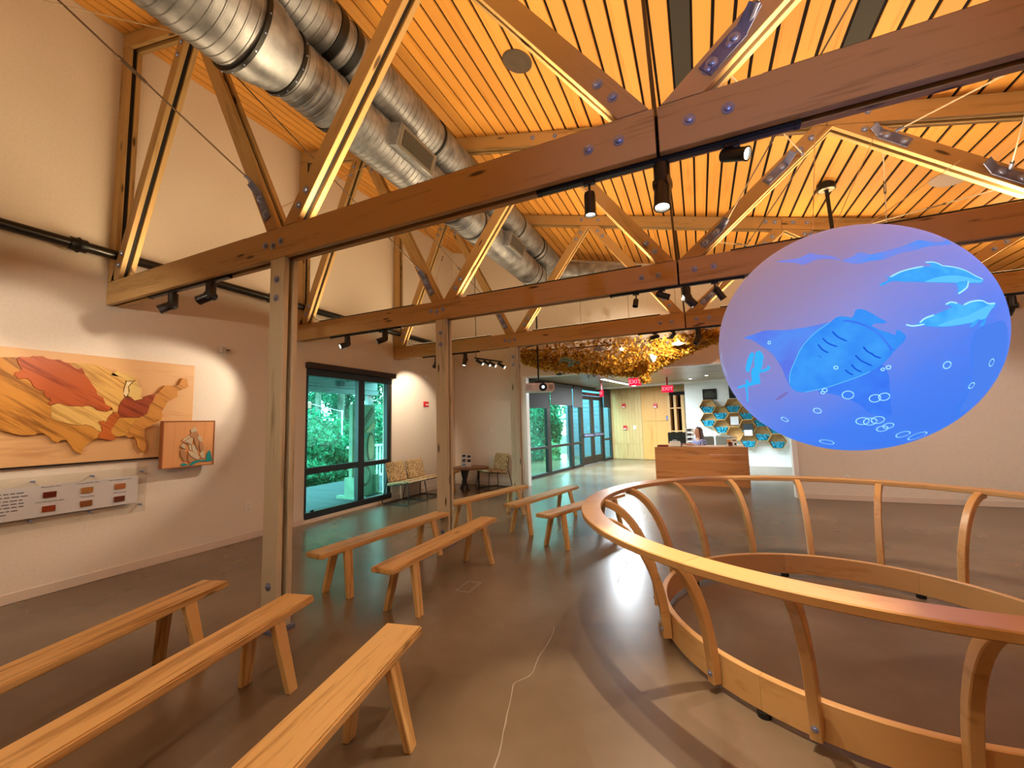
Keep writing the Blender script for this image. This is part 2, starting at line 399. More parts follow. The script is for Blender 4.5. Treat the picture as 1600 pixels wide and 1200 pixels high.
def truss(Y, label):
    t = thing('roof_truss', label, 'roof truss', (XL, Y, ZB0), 0, 'timber roof trusses')
    xm = -.12
    for a, b_ in PLK:
        y0, y1 = Y+a, Y+b_
        plankpoly('bottom_chord', [(XL+.01, ZB0), (xm-.009, ZB0), (xm-.009, ZB1), (XL+.01, ZB1)], y0, y1, t)
        plankpoly('bottom_chord', [(xm+.009, ZB0), (XR-.03, ZB0), (XR-.03, ZB1), (xm+.009, ZB1)], y0, y1, t)
        for u0, u1 in ((XL+.01, 1.30), (1.304, XR-.03)):
            plankpoly('top_chord', [(u0, zt0(u0)), (u1, zt0(u1)), (u1, zt1(u1)-.004), (u0, zt1(u0)-.004)], y0, y1, t)
        plankpoly('web', [(XL+.01, ZB1+.004), (XL+.15, ZB1+.004), (XL+.15, zt0(XL+.15)-.006), (XL+.01, zt0(XL+.01)-.004)], y0, y1, t)
        for xb, k in WEBS: plankpoly('web', web_poly(xb, k), y0, y1, t)
    # spacers in the slot, tie rod at the middle joint
    for xx, z0, z1 in ((XL+.08, 3.1, 6.2), (xm, 3.06, 3.30)): MB().bb((xx-.05, Y-.018, z0), (xx+.05, Y+.018, z1)).build('spacer', m_slot, t)
    MB().bb((XL+.02, Y-.012, ZB0+.02), (XR-.05, Y+.012, ZB1-.02)).build('steel_flitch', m_slot, t)
    for xb, k in WEBS:
        p = web_poly(xb, k, .09); MB().prism(p, Y-.012, Y+.012).build('steel_flitch', m_slot, t)
    yf = Y-.068
    for xx in (xm-.38, xm-.205, xm+.165, xm+.35): bolt(t, xx, ZB0+.135, yf)
    for xx in (-3.36, -3.26, -3.16): bolt(t, xx, ZB0+.14-.02*(xx == -3.26), yf)
    for xb, k in WEBS:
        n = math.sqrt(1+k*k); pl = web_poly(xb, k)
        L = (pl[3][1]+pl[2][1])/2-ZB1
        for s in (.18, .32): bolt(t, xb+k*s/n, ZB1+s/n, yf)
        for s in (.14, .28): bolt(t, xb+k*(L-s/n), ZB1+L-s/n, yf)
    for xx in (-4.75, -4.45, -1.75, -1.45, 1.1, 1.22, 1.45, 1.62): bolt(t, xx, zt0(xx)+.11, yf)
    # bent steel gusset plates with clevises for the brace rods
    for xb, k, s0, s1, side in ((-3.275, -.517, .12, .42, -1), (.015, 1.155, .16, .40, -1), (.015, 1.155, .98, 1.22, -1), (2.79, -1.267, .25, .5, -1), (2.79, -1.267, 1.15, 1.4, -1)):
        n = math.sqrt(1+k*k); d = Vector((k/n, 0, 1/n)); o = Vector((xb, yf-.006, ZB1))
        p0, p1 = o+d*s0, o+d*s1
        Mp = frame(p0, p1, (0, 1, 0)); L = (p1-p0).length
        pb = MB().box((L/2, 0, 0), (L, .085, .010), Mp)
        tip = p1+(p1-p0).normalized()*.10+Vector((0, -.07, .02))
        M2 = frame(p1, tip, (0, 1, 0)); pb.box((.05, 0, 0), (.12, .07, .010), M2)
        pl = pb.build('gusset_plate', m_plate, t, bevel=.002)
        for q in (.2, .8):
            c = p0+(p1-p0)*q; place('bolt', boltme, pl, Matrix.Translation((c.x, yf-.011, c.z)))
    return t
truss(-.085, 'timber roof truss above and behind the camera, outside the photo')  # unseen; carries the added fill lights
trusses = [truss(TY[0], 'nearest timber roof truss, its wide bottom chord crossing in front of the ducts'),
           truss(TY[1], 'middle timber roof truss, second from the camera, above the middle row of track lights'),
           truss(TY[2], 'farthest timber roof truss, just in front of the hanging golden leaf canopy')]
for Y, lab in zip(TY, ('dark steel hanger rod rising from the nearest truss joint to the ceiling', 'dark steel hanger rod with hook above the middle truss joint', 'dark steel hanger rod above the farthest truss joint')):
    b = MB().cyl((-.12, Y-.01, ZB1-.16), (-.20, Y+.45, zc(-.2)), .013, n=8)
    tag(b.build('hanger_rod', plain('rod_brown', '#3a2a1c', .5), smooth=40), lab, 'rod', 'hanger rods at the truss joints')

# ------------------------------------------------------------------ slotted timber posts
def post(Y, label):
    t = thing('timber_post', label, 'post', (-3.2, Y, 0), 0, 'timber posts under the trusses')
    for a, b_ in PLK:
        MB().bb((-3.285, Y+a, .03), (-3.105, Y+b_, ZB0-.003)).build('post_plank', m_post, t, bevel=.004)
    MB().bb((-3.23, Y-.022, .03), (-3.18, Y+.022, ZB0-.004)).build('steel_core', m_slot, t)
    MB().bb((-3.31, Y-.09, .0), (-3.08, Y+.09, .03)).build('base_plate', m_plate, t, bevel=.003)
    for z in (2.86, 2.70, .35, .18): bolt(t, -3.2, z, Y-.068)
    return t
post(TY[0], 'nearest slotted timber post, beside the wall map and the near benches')
post(TY[1], 'middle slotted timber post, between the settee and the round table')
post(TY[2], 'farthest slotted timber post, beside the lobby opening')

# ------------------------------------------------------------------ brace rods between trusses
def brace(p0, p1, label, r=.007, tb=.5, mat=None):
    t = thing('brace_rod', label, 'cable', p0, 0, 'steel brace rods between trusses')
    P0, P1 = Vector(p0), Vector(p1); d = (P1-P0)
    MB().cyl(p0, p1, r, n=6).build('rod', mat or m_cable, t, smooth=40)
    a = P0+d*tb; e = d.normalized()*.09
    b = MB()
    for s in (-1, 1): b.cyl(a-e+Vector((.009*s, 0, .006*s)), a+e+Vector((.009*s, 0, .006*s)), .004, n=6)
    b.cyl(a-e*1.15, a-e*.85, .012, n=8); b.cyl(a+e*.85, a+e*1.15, .012, n=8)
    b.build('turnbuckle', m_cable, t, smooth=40)
    dn = d.normalized()
    MB().cyl(P0-dn*.01, P0+dn*.07, .014, n=8).build('clevis', m_plate, t, smooth=40)
yf = -.1
ys = [-.085]+TY
names = ['in the nearest bay', 'in the middle bay', 'in the farthest bay']
for i in range(3):
    a, c = ys[i], ys[i+1]
    brace((-3.52, c+yf, 3.80), (-4.50, a+.07, 5.62), 'brace rod with turnbuckle falling to a post-top plate, '+names[i], tb=.33)
    brace((-4.55, c+yf, 5.68), (-3.40, a+.07, 3.60), 'brace rod rising to the high corner above the wall side, '+names[i], r=.005, tb=.6, mat=m_cablelt)
    brace((.36, c+yf, 3.60), (1.25, a+.07, 4.35), 'brace rod rising from a plate near the middle joint, '+names[i], tb=.4)
    if i: brace((1.08, c+yf, 4.15), (.25, a+.07, 3.50), 'pale brace rod falling from the ridge-side plate, '+names[i], r=.006, tb=.6, mat=m_cablelt)
    if i: brace((1.80, c+yf, 4.16), (2.60, a+.07, 3.52), 'pale brace rod over the sphere, '+names[i], r=.007, tb=.7, mat=m_cablelt)
    if i: brace((2.48, c+yf, 3.60), (1.75, a+.07, 4.2), 'thin brace rod at the right above the sphere, '+names[i], r=.005, tb=.7, mat=m_cablelt)
# ------------------------------------------------------------------ spiral ducts
def duct(name, label, xc, zc_, rads, rings, y0, y1, extra=None):
    """rads: list of (y, r) stations; a raised spiral seam every 12 cm; black gasket rings"""
    t = thing(name, label, 'duct', (xc, y0, zc_), 0, 'round spiral air ducts')
    def rad(y):
        for (a, ra), (b_, rb) in zip(rads, rads[1:]):
            if a <= y <= b_: return ra+(rb-ra)*(y-a)/(b_-a) if b_ > a else rb
        return rads[-1][1]
    cuts = sorted([y0]+[r[0] for r in rings]+[y1])
    for a, b_ in zip(cuts, cuts[1:]):
        prof = []; y = a
        plainsec = any(abs(a-q) < .02 for q in (extra or []))
        while y < b_-1e-4:
            r = rad(y)
            if plainsec: prof += [(r, y), (r, y+.05)]; y += .05
            else:
                prof += [(r, y), (r, y+.046), (r+.006, y+.050), (r+.006, y+.058), (r, y+.062)]; y += .066
        prof = [(r, min(q, b_)) for r, q in prof] + [(rad(b_), b_)]
        M = Matrix.Translation((xc, 0, zc_)) @ Matrix.Rotation(-PI/2, 4, 'X')
        MB().lathe(prof, 40, M).build('duct_section', m_galv, t, smooth=30)
    for y, dr, w in rings:
        r = rad(y)
        M = Matrix.Translation((xc, 0, zc_)) @ Matrix.Rotation(-PI/2, 4, 'X')
        MB().lathe([(r-.01, y-w/2), (r+dr, y-w/2), (r+dr, y+w/2), (r-.01, y+w/2)], 40, M).build('flange_ring', m_black, t, smooth=30)
        if dr > .02:
            for k in range(16):
                a = 2*PI*(k+.5)/16; p = Vector((xc+(r+dr)*math.cos(a), y, zc_+(r+dr)*math.sin(a))); q = p+Vector((math.cos(a), 0, math.sin(a)))*.006
                MB().cyl(p, q, .006, n=6).build('rivet', m_steel, t)
    return t
LX, LZ, RX, RZ = -2.95, 4.61, -2.828, 5.10
dl = duct('spiral_duct', 'lower left spiral air duct with reducer and side grilles', LX, LZ,
          [(YB+.3, .325), (1.82, .325), (1.84, .325), (1.98, .285), (2.10, .245), (9, .245)],
          [(1.76, .03, .03), (2.12, .03, .03), (2.62, .012, .05), (4.66, .010, .03), (5.22, .010, .035), (5.42, .010, .03), (7.40, .010, .03), (7.62, .010, .03)], YB+.3, 7.85, [1.76])
dr_ = duct('spiral_duct', 'upper right spiral air duct running close under the cedar ceiling', RX, RZ,
          [(YB+.3, .235), (9.2, .235)], [(2.42, .014, .07), (2.60, .014, .07), (3.98, .02, .025), (6.50, .012, .03), (7.48, .012, .04), (7.62, .012, .03)], YB+.3, 8.75)
m_grille = plain('grille_grey', '#77736b', .5, metal=.5)
def grille(y, parent):
    # plenum collar on the side of the duct, ending in a louvred grille that faces the room
    d = Vector((.80, 0, -.25)).normalized(); c = Vector((LX, y, LZ+.05))
    up = Vector((0, 0, 1))
    M = frame(c, c+d, up)
    g = MB().box((.24, 0, 0), (.24, .62, .24), M).build('grille_collar', m_galv, parent, bevel=.004)
    MB().box((.362, 0, 0), (.012, .58, .22), M).build('grille_frame', m_grille, g, bevel=.003)
    b = MB()
    MB().box((.369, 0, 0), (.004, .50, .16), M).build('grille_backing', m_black, g)
    for k in range(24): MB().box((.372, -.24+k*.02087, 0), (.010, .006, .16), M).build('louvre', m_grille, g)
grille(3.45, dl); grille(6.15, dl)
MB().bb((LX-.26, 7.85, LZ-.25), (LX+.25, 7.88, LZ+.25)).build('end_cap', m_galv, dl, bevel=.004)
# cross branch at the gable: tapering round-to-square transition
t = thing('duct_branch', 'tapered galvanised duct branch ending in a flange against the gable wall', 'duct', (RX, 8.75, RZ))
b = MB(); n = 24; vs = []
p0, p1 = Vector((RX-.05, 8.85, RZ-.05)), Vector((-1.15, 9.05, 4.72))
for k in range(7):
    s = k/6; c = p0.lerp(p1, s)
    for i in range(n):
        a = 2*PI*i/n; ca, sa = math.cos(a), math.sin(a)
        m_ = max(abs(ca), abs(sa)); rr = (1-s)*.27+s*.17/m_
        vs.append(c+Vector((0, rr*ca, rr*sa*(1-.15*s))))
b.add(vs, [(k*n+i, k*n+(i+1) % n, (k+1)*n+(i+1) % n, (k+1)*n+i) for k in range(6) for i in range(n)]+[tuple(range(n)), tuple(6*n+i for i in range(n))])
b.build('transition', m_galv, t, smooth=35)
MB().box(p1, (.03, .40, .34)).build('flange', m_galv, t, bevel=.003)
MB().lathe([(.235, 8.72), (.235, 8.95), (.02, 9.1)], 32, Matrix.Translation((RX, 0, RZ)) @ Matrix.Rotation(-PI/2, 4, 'X')).build('elbow_cap', m_galv, t, smooth=40)

# ------------------------------------------------------------------ black sprinkler main along the left wall
t = thing('sprinkler_pipe', 'black steel sprinkler main along the left wall below the trusses', 'pipe', (XL+.13, YB, 3.62))
px, pz = XL+.14, 3.615
MB().cyl((px, YB, pz), (px, YF, pz), .055, n=20).build('pipe', plain('black_pipe', '#14100e', .3), t, smooth=40)
for y in (1.98, 4.2, 6.6): MB().lathe([(.056, -.07), (.07, -.065), (.07, -.02), (.085, 0), (.07, .02), (.07, .065), (.056, .07)], 20, Matrix.Translation((px, y, pz)) @ Matrix.Rotation(PI/2, 4, 'X')).build('coupling', m_black, t, smooth=40)
for Y in TY:
    h = MB()
    h.tube([(px, Y+.1, pz+.30)]+[(px+.062*math.sin(a), Y+.1, pz+.062*math.cos(a)) for a in [0, .8, 1.57, 2.4, 3.14, 3.9, 4.71, 5.5, 6.28]], .005, 6)
    h.build('hanger', m_cablelt, t, smooth=40)
    MB().tube([(px+.06, Y+.05, pz-.02), (px+.2, Y+.02, pz-.20), (px+.36, Y, ZB1+.02)], .008, 6).build('strut', m_cablelt, t, smooth=40)

# round ceiling speakers
for x, y, lab, mt in ((-1.48, 3.613, 'dark round speaker set in the cedar ceiling between the trusses', plain('speaker_grille', '#4a3a2c', .7)),
                      (2.743, 6.17, 'pale round speaker set in the cedar ceiling above the sphere', plain('speaker_white', '#b8a49a', .6))):
    M = Matrix.Translation((x, y, zc(x))) @ Matrix.Rotation(slope+PI, 4, 'Y')
    t = tag(MB().lathe([(.155, 0), (.155, .008), (.145, .014), (.135, .010), (.05, .016), (.012, .017)], 36, M).build('ceiling_speaker', mt, smooth=30), lab, 'speaker', 'ceiling speakers')

# ------------------------------------------------------------------ linear uplights lying on the bottom chords
ul = 0
ulnames = ['unseen', 'nearest', 'middle', 'farthest']
for ti, Y in enumerate([-.085]+TY):  # bars on the unseen truss are added as fill light
    for xa, xb, w in ((-5.6, -3.7, 'wall side'), (-2.8, -.5, 'duct side'), (.4, 2.6, 'sphere side'), (3.3, 5.3, 'low side')):
        u = thing('linear_uplight', 'slim uplight bar lying on the %s truss chord, %s' % (ulnames[ti], w), 'light', ((xa+xb)/2, Y, ZB1), 0, 'uplights on the truss chords')
        MB().bb((xa, Y-.028, ZB1), (xb, Y+.028, ZB1+.03)).build('housing', m_black, u)
        MB().bb((xa+.01, Y-.02, ZB1+.03), (xb-.01, Y+.02, ZB1+.033)).build('diffuser', emit('uplight_glow', '#ffd9a0', 3.0) if ul == 0 else bpy.data.materials['uplight_glow'], u); ul = 1
        lamp('uplight', 'AREA', ((xa+xb)/2, Y, ZB1+.04), UP_W*(.62 if w == 'wall side' else 1)*(xb-xa), WARM, (((xa+xb)/2), Y, 9), u, shape='RECTANGLE', size=xb-xa, size_y=.06)
# ------------------------------------------------------------------ projection sphere
SPH_POLY = {
 'left_wing': [(-55.5,0.8),(-48.6,1.2),(-43.4,1.7),(-34.7,0.1),(-27.1,-0.4),(-21.8,-0.1),(-17.5,0.1),(-21.7,-2.5),(-25.4,-5.6),(-28.7,-9.3),(-31.9,-14.5),(-35.0,-19.5),(-37.3,-24.5),(-37.9,-22.0),(-38.3,-17.3),(-39.9,-12.5),(-41.9,-8.9),(-46.1,-5.0),(-50.5,-1.5)],
 'lower_wing': [(-21.5,-27.8),(-15.8,-25.9),(-10.5,-24.2),(-5.4,-21.9),(-2.2,-19.5),(-0.7,-20.4),(1.0,-24.6),(2.1,-32.5),(5.1,-45.2),(-4.5,-42.1),(-8.9,-37.7),(-14.6,-33.9),(-20.1,-31.2),(-25.9,-29.8)],
 'body': [(-17.5,0.1),(-15.4,1.8),(-13.2,2.0),(-9.9,0.6),(-4.7,-3.2),(-1.9,-5.5),(0.7,-8.5),(1.9,-11.6),(2.2,-14.0),(0.6,-17.0),(-3.5,-21.0),(-5.4,-21.9),(-10.5,-24.2),(-15.8,-25.9),(-21.5,-27.8),(-27.8,-29.2),(-32.2,-29.6),(-35.4,-28.6),(-36.8,-26.5),(-37.1,-24.5),(-35.0,-19.5),(-31.9,-14.5),(-28.7,-9.3),(-25.4,-5.6),(-21.7,-2.5)],
 'horn1': [(-10.3,0.8),(-9.4,2.2),(-9.0,3.7),(-7.8,4.1),(-6.0,3.4),(-3.7,1.4),(-1.5,-0.8),(0.3,-2.3),(-0.5,-2.9),(-3.5,-2.6),(-4.8,-3.7),(-7.7,-2.0),(-10.0,-0.2)],
 'horn2': [(-1.9,-5.5),(1.1,-7.0),(2.9,-7.9),(3.4,-5.9),(5.9,-8.2),(5.6,-10.5),(3.4,-12.9),(2.2,-14.4),(1.9,-11.6),(0.7,-8.5)],
 'tank': [(-52.8,-7.6),(-50.5,-8.0),(-51.8,-10.7),(-56.6,-16.4),(-58.7,-15.6),(-57.1,-12.8)],
 'head': [(-50.3,-9.4),(-49.6,-7.9),(-48.1,-7.2),(-46.6,-7.8),(-45.8,-9.7),(-45.8,-11.1),(-47.2,-12.3),(-51.0,-11.7)],
 'torso': [(-51.2,-11.5),(-47.0,-11.6),(-47.2,-14.2),(-49.4,-16.6),(-50.8,-18.6),(-52.3,-23.0),(-56.2,-23.4),(-61.2,-24.0),(-64.6,-24.9),(-65.6,-23.9),(-73.6,-24.3),(-72.4,-23.1),(-63.4,-22.5),(-61.7,-20.5),(-60.2,-20.2),(-59.4,-22.1),(-57.2,-21.2),(-55.7,-17.5),(-54.0,-15.2),(-52.2,-14.5)],
 'arm': [(-50.2,-16.5),(-45.7,-16.1),(-44.8,-14.8),(-43.7,-16.1),(-46.2,-17.5),(-50.8,-17.9)],
 'fin': [(-65.1,-24.4),(-62.9,-24.2),(-65.8,-27.9),(-71.8,-32.6),(-73.4,-32.5),(-67.6,-27.8)],
 'd1': [(2.2,17.6),(3.9,16.3),(7.6,18.1),(11.9,19.2),(16.8,19.9),(24.4,19.7),(29.1,18.9),(33.5,17.5),(36.4,15.6),(38.5,14.6),(41.1,14.1),(40.4,12.7),(37.9,11.9),(31.3,11.6),(26.2,11.6),(19.6,12.1),(12.9,12.9),(8.2,13.6),(4.4,14.4),(1.0,13.0),(-0.1,13.6),(3.3,15.3)],
 'd1dorsal': [(18.1,21.8),(21.1,21.8),(23.0,20.9),(24.4,19.5),(20.0,19.4),(19.8,20.9)],
 'd1flip': [(26.7,11.7),(32.2,12.5),(30.6,9.9),(28.3,8.3),(25.7,6.9),(26.7,9.5)],
 'd1belly': [(14.9,12.7),(20.3,14.5),(26.8,15.1),(32.6,14.3),(37.0,13.2),(40.9,13.4),(38.0,12.1),(31.4,11.8),(26.3,11.8),(19.6,12.2)],
 'd2': [(6.2,-4.1),(8.5,-4.8),(10.7,-3.7),(12.4,-2.3),(15.4,-1.2),(19.2,0.3),(21.8,1.3),(24.6,2.4),(26.9,2.3),(30.4,3.7),(35.6,4.2),(39.0,3.1),(43.4,3.6),(43.8,2.8),(39.4,0.2),(36.2,-3.0),(31.9,-3.8),(29.3,-4.7),(23.8,-5.6),(18.5,-5.9),(13.5,-5.4),(11.6,-4.9),(8.2,-5.2)],
 'd2dorsal': [(20.1,2.7),(22.2,3.6),(24.7,3.1),(26.4,2.1),(22.9,1.3),(22.0,2.3)],
 'd2belly': [(16.8,-5.3),(22.1,-3.3),(27.9,-1.9),(33.3,0.4),(39.4,2.6),(43.3,3.2),(39.4,0.2),(36.2,-2.9),(31.9,-3.7),(29.3,-4.6),(23.8,-5.4),(18.5,-5.8)],
 'd2flip': [(28.9,-6.6),(30.1,-4.5),(33.3,-3.0),(31.9,-4.9)],
 'd2flip2': [(33.2,-6.0),(34.9,-3.9),(36.7,-2.9),(35.4,-5.4)],
 'wave1': [(-45.1,41.4),(-33.2,38.1),(-29.0,37.8),(-24.8,39.0),(-20.5,36.1),(-15.4,33.5),(-11.1,29.2),(-14.8,31.0),(-20.4,33.0),(-27.2,31.8),(-31.4,34.7)],
 'wave2': [(-10.8,28.8),(-7.3,29.9),(-3.5,31.9),(0.1,29.7),(3.9,30.0),(10.1,31.3),(15.2,32.6),(23.2,35.8),(28.0,34.9),(34.9,34.5),(45.9,38.0),(41.5,33.8),(33.6,32.2),(24.9,31.1),(17.5,29.1),(10.8,28.1),(4.5,25.8),(-0.8,25.8),(-6.2,25.5)],
 'pale': [(32.3,-7.1),(31.0,-10.9),(30.7,-15.3),(33.7,-20.3),(38.0,-25.0),(43.0,-27.9),(43.1,-34.4),(43.5,-41.3),(50.5,-42.9),(55.9,-33.5),(57.4,-26.3),(58.1,-18.8),(55.2,-12.6),(53.3,-7.0),(48.5,-3.1),(39.3,-5.1)],
 'seabed': [(38.9,-38.2),(44.4,-45.6),(35.1,-47.8),(37.9,-48.4),(50.6,-47.5),(51.4,-41.3)],
 'smear': [(-48.2,-32.4),(-42.8,-29.8),(-39.3,-28.8),(-41.0,-30.5),(-46.1,-32.8)],
}
SPH_LINE = {
 'gill': [[(-17.1,-3.7),(-15.4,-6.4),(-12.5,-8.6)],[(-20.6,-6.0),(-18.9,-8.5),(-15.8,-10.5)],[(-22.4,-8.4),(-21.1,-10.9),(-19.1,-12.6)],[(-23.1,-13.1),(-21.7,-14.2)],[(-7.5,-11.4),(-6.5,-13.3),(-4.1,-15.4)],[(-10.3,-14.5),(-8.5,-17.1),(-4.8,-19.7)],[(-11.8,-18.2),(-10.6,-20.4),(-8.4,-22.0)],[(-14.1,-20.4),(-12.9,-21.9),(-11.4,-23.0)],[(-5.3,-14.1),(-3.8,-15.8),(-1.9,-16.7)]],
 'mouth': [[(-13.3,0.2),(-9.1,-1.3),(-4.8,-4.3),(-2.0,-7.4),(0.6,-11.9),(1.5,-13.9)]],
 'edge': [[(-36.8,-24.5),(-35.0,-19.5),(-31.9,-14.5),(-28.7,-9.3),(-25.4,-5.6),(-21.7,-2.5),(-17.5,0.1)],[(-32.2,-29.6),(-21.5,-27.8),(-10.5,-24.2),(-5.4,-21.9)]],
 'hi1': [[(3.9,16.3),(7.6,18.1),(11.9,19.2),(16.8,19.9)],[(24.4,19.7),(29.1,18.9),(33.5,17.5),(36.4,15.6),(38.5,14.6),(41.1,13.7)],[(18.1,21.8),(21.1,21.8),(23.0,20.9),(24.4,19.5)],[(25.7,6.9),(28.3,8.3),(30.6,9.9),(32.2,12.5)]],
 'hi2': [[(6.2,-4.1),(8.5,-4.9),(12.3,-4.5)],[(10.7,-3.9),(12.4,-2.3),(15.7,-1.1)],[(20.1,2.7),(22.2,3.6),(24.7,3.1)],[(26.9,2.3),(30.4,3.7),(35.6,4.2),(39.0,3.1),(43.4,3.6)]],
 'squig': [[(-80.1,-2.8),(-84.3,-6.8),(-82.4,-11.6),(-81.2,-16.0)],[(-77.7,-22.3),(-77.5,-24.8)]],
}
SPH_BUB = [(-13.9,-32.1,1.93),(-28.6,-39.8,1.46),(-51.4,-44.8,1.56),(-17.2,-19.2,0.68),(-22.7,-29.1,0.86),(-23.7,-30.2,0.65),(-41.6,-4.4,0.63),(-3.4,-34.3,1.85),(0.1,-33.7,1.79),(21.5,-20.9,1.41),(43.8,-20.0,1.49),(37.6,-29.7,1.28),(0.6,-20.7,0.73),(-1.3,-21.4,0.55),(-7.8,-46.8,2.23),(-4.0,-47.2,2.24),(-0.4,-46.3,2.19),(3.7,-52.2,1.93),(6.3,-50.2,1.83),(20.6,-57.0,2.48),(36.8,-58.9,3.50),(-36.3,-64.8,2.79)]
SX, SY, SZ, SR = .984, 3.76, 2.142, .8065
def sphere_mat():
    m, nt, b = newmat('projected_sea_room_glow'); L = nt.links
    tc = N(nt, 'ShaderNodeTexCoord')
    dt = N(nt, 'ShaderNodeVectorMath', operation='DOT_PRODUCT'); dt.inputs[1].default_value = (.62, .10, -.70)
    L.new(tc.outputs['Object'], dt.inputs[0])
    no = N(nt, 'ShaderNodeTexNoise'); no.inputs['Scale'].default_value = 2.2; no.inputs['Detail'].default_value = 3; L.new(tc.outputs['Object'], no.inputs['Vector'])
    ma = N(nt, 'ShaderNodeMath', operation='MULTIPLY_ADD'); ma.inputs[1].default_value = .12; L.new(no.outputs['Fac'], ma.inputs[0]); L.new(dt.outputs['Value'], ma.inputs[2])
    mr = N(nt, 'ShaderNodeMapRange'); mr.inputs['From Min'].default_value = -.75; mr.inputs['From Max'].default_value = .75; L.new(ma.outputs[0], mr.inputs['Value'])
    rp = ramp(nt, [(.0, '#8a7488'), (.22, '#8678a6'), (.40, '#7880d0'), (.55, '#5a82ea'), (.72, '#2c7efa'), (1.0, '#257cf8')]); L.new(mr.outputs[0], rp.inputs[0])  # emission holds the projected picture; pinkish end is painted warm room light
    b.inputs['Base Color'].default_value = (.16, .16, .18, 1); b.inputs['Roughness'].default_value = .6
    L.new(rp.outputs[0], b.inputs['Emission Color']); b.inputs['Emission Strength'].default_value = .62
    return m
Ms = Matrix.Translation((SX, SY, SZ))
bm = bmesh.new(); bmesh.ops.create_uvsphere(bm, u_segments=96, v_segments=48, radius=SR)
me = bpy.data.meshes.new('projection_sphere'); bm.to_mesh(me); bm.free()
me.polygons.foreach_set('use_smooth', [True]*len(me.polygons)); me.materials.append(sphere_mat())
sph = place('projection_sphere', me, None, Ms)
tag(sph, 'large hanging white sphere glowing blue with a projected manta ray, dolphins and diver', 'sphere')
def sdir(lo, la, r):
    lo, la = R(lo), R(la); return Vector((math.sin(lo)*math.cos(la), -math.cos(lo)*math.cos(la), math.sin(la)))*r
def smooth_loop(pts, n=4):
    out = []; m = len(pts)
    for i in range(m):
        p0, p1, p2, p3 = pts[i-1], pts[i], pts[(i+1) % m], pts[(i+2) % m]
        for k in range(n):
            t = k/n; out.append(tuple(p1[c]+.5*t*((p2[c]-p0[c])+t*((2*p0[c]-5*p1[c]+4*p2[c]-p3[c])+t*(3*(p1[c]-p2[c])+p3[c]-p0[c])))*.9+.1*t*(p2[c]-p1[c]) for c in (0, 1)))
    return out
def decal(name, pts, mat, layer):
    pts = smooth_loop(pts)
    bm = bmesh.new(); vs = [bm.verts.new((p[0], p[1], 0)) for p in pts]
    bm.faces.new(vs); bmesh.ops.triangulate(bm, faces=bm.faces[:], ngon_method='EAR_CLIP')
    for _ in range(3):
        es = [e for e in bm.edges if e.calc_length() > 4.0]
        if not es: break
        bmesh.ops.subdivide_edges(bm, edges=es, cuts=1); bmesh.ops.triangulate(bm, faces=bm.faces[:])
    for v in bm.verts: v.co = sdir(v.co.x, v.co.y, SR+.0012+.0011*layer)
    bmesh.ops.recalc_face_normals(bm, faces=bm.faces)
    me = bpy.data.meshes.new(name); bm.to_mesh(me); bm.free(); me.materials.append(mat)
    me.polygons.foreach_set('use_smooth', [True]*len(me.polygons))
    return place(name, me, sph, Ms)
def sline(name, pts, w, mat, layer):
    if 2 < len(pts) < 12:
        o = []
        for i in range(len(pts)-1):
            p0, p1, p2, p3 = pts[max(i-1, 0)], pts[i], pts[i+1], pts[min(i+2, len(pts)-1)]
            for k in range(4):
                t = k/4; o.append(tuple(p1[c]+.5*t*((p2[c]-p0[c])+t*((2*p0[c]-5*p1[c]+4*p2[c]-p3[c])+t*(3*(p1[c]-p2[c])+p3[c]-p0[c]))) for c in (0, 1)))
        pts = o+[pts[-1]]
    P = [sdir(a, b_, SR+.0012+.0011*layer) for a, b_ in pts]
    Q = []
    for a, b_ in zip(P, P[1:]):
        n = max(1, int((b_-a).length/.03))
        Q += [(a.lerp(b_, k/n)).normalized()*(SR+.0012+.0011*layer) for k in range(n)]
    Q.append(P[-1]); vs = []
    for i, p in enumerate(Q):
        t = (Q[min(i+1, len(Q)-1)]-Q[max(i-1, 0)]).normalized(); s = t.cross(p.normalized())*w*(1 if 0 < i < len(Q)-1 else .35)
        vs += [p+s, p-s]
    return MB().add([Ms @ v for v in vs], [(2*i, 2*i+1, 2*i+3, 2*i+2) for i in range(len(Q)-1)]).build(name, mat, sph, M=Ms)
def emit2(name, c1, c2, k, scale=4):
    m = emit(name, c1, k); nt = m.node_tree; e = [n for n in nt.nodes if n.type == 'EMISSION'][0]
    tc = N(nt, 'ShaderNodeTexCoord'); no = N(nt, 'ShaderNodeTexNoise'); no.inputs['Scale'].default_value = scale; no.inputs['Detail'].default_value = 5
    nt.links.new(tc.outputs['Object'], no.inputs['Vector']); rp = ramp(nt, [(.35, c1), (.65, c2)]); nt.links.new(no.outputs['Fac'], rp.inputs[0]); nt.links.new(rp.outputs[0], e.inputs[0])
    return m
e_wing = emit2('image_wing', '#5f78ea', '#5a92f6', .66, 6); e_body = emit2('image_ray_blue', '#3486f6', '#43a2fd', .66, 5); e_dark = emit('image_gill_blue', '#1d5bdc', .66)
e_wing2 = emit2('image_wing_blue', '#3c74f4', '#4488fa', .66, 6)
e_dol = emit2('image_dolphin', '#3c9ffc', '#52bcff', .66, 9); e_bel = emit('image_belly', '#62c8ff', .66); e_hi = emit('image_highlight', '#b4f6ff', .66)
e_div = emit('image_diver', '#3ab6ff', .66); e_wave = emit('image_wave', '#7f88e4', .66); e_wave2 = emit2('image_wave_bright', '#5d95fa', '#7a8eec', .66, 9); e_pale = emit('image_pale_water', '#4f83f0', .66)
P_ = SPH_POLY
decal('pale_water_image', P_['pale'], e_pale, 0); decal('wave_image', P_['wave1'], e_wave, 0); decal('wave_image', P_['wave2'], e_wave2, 0)
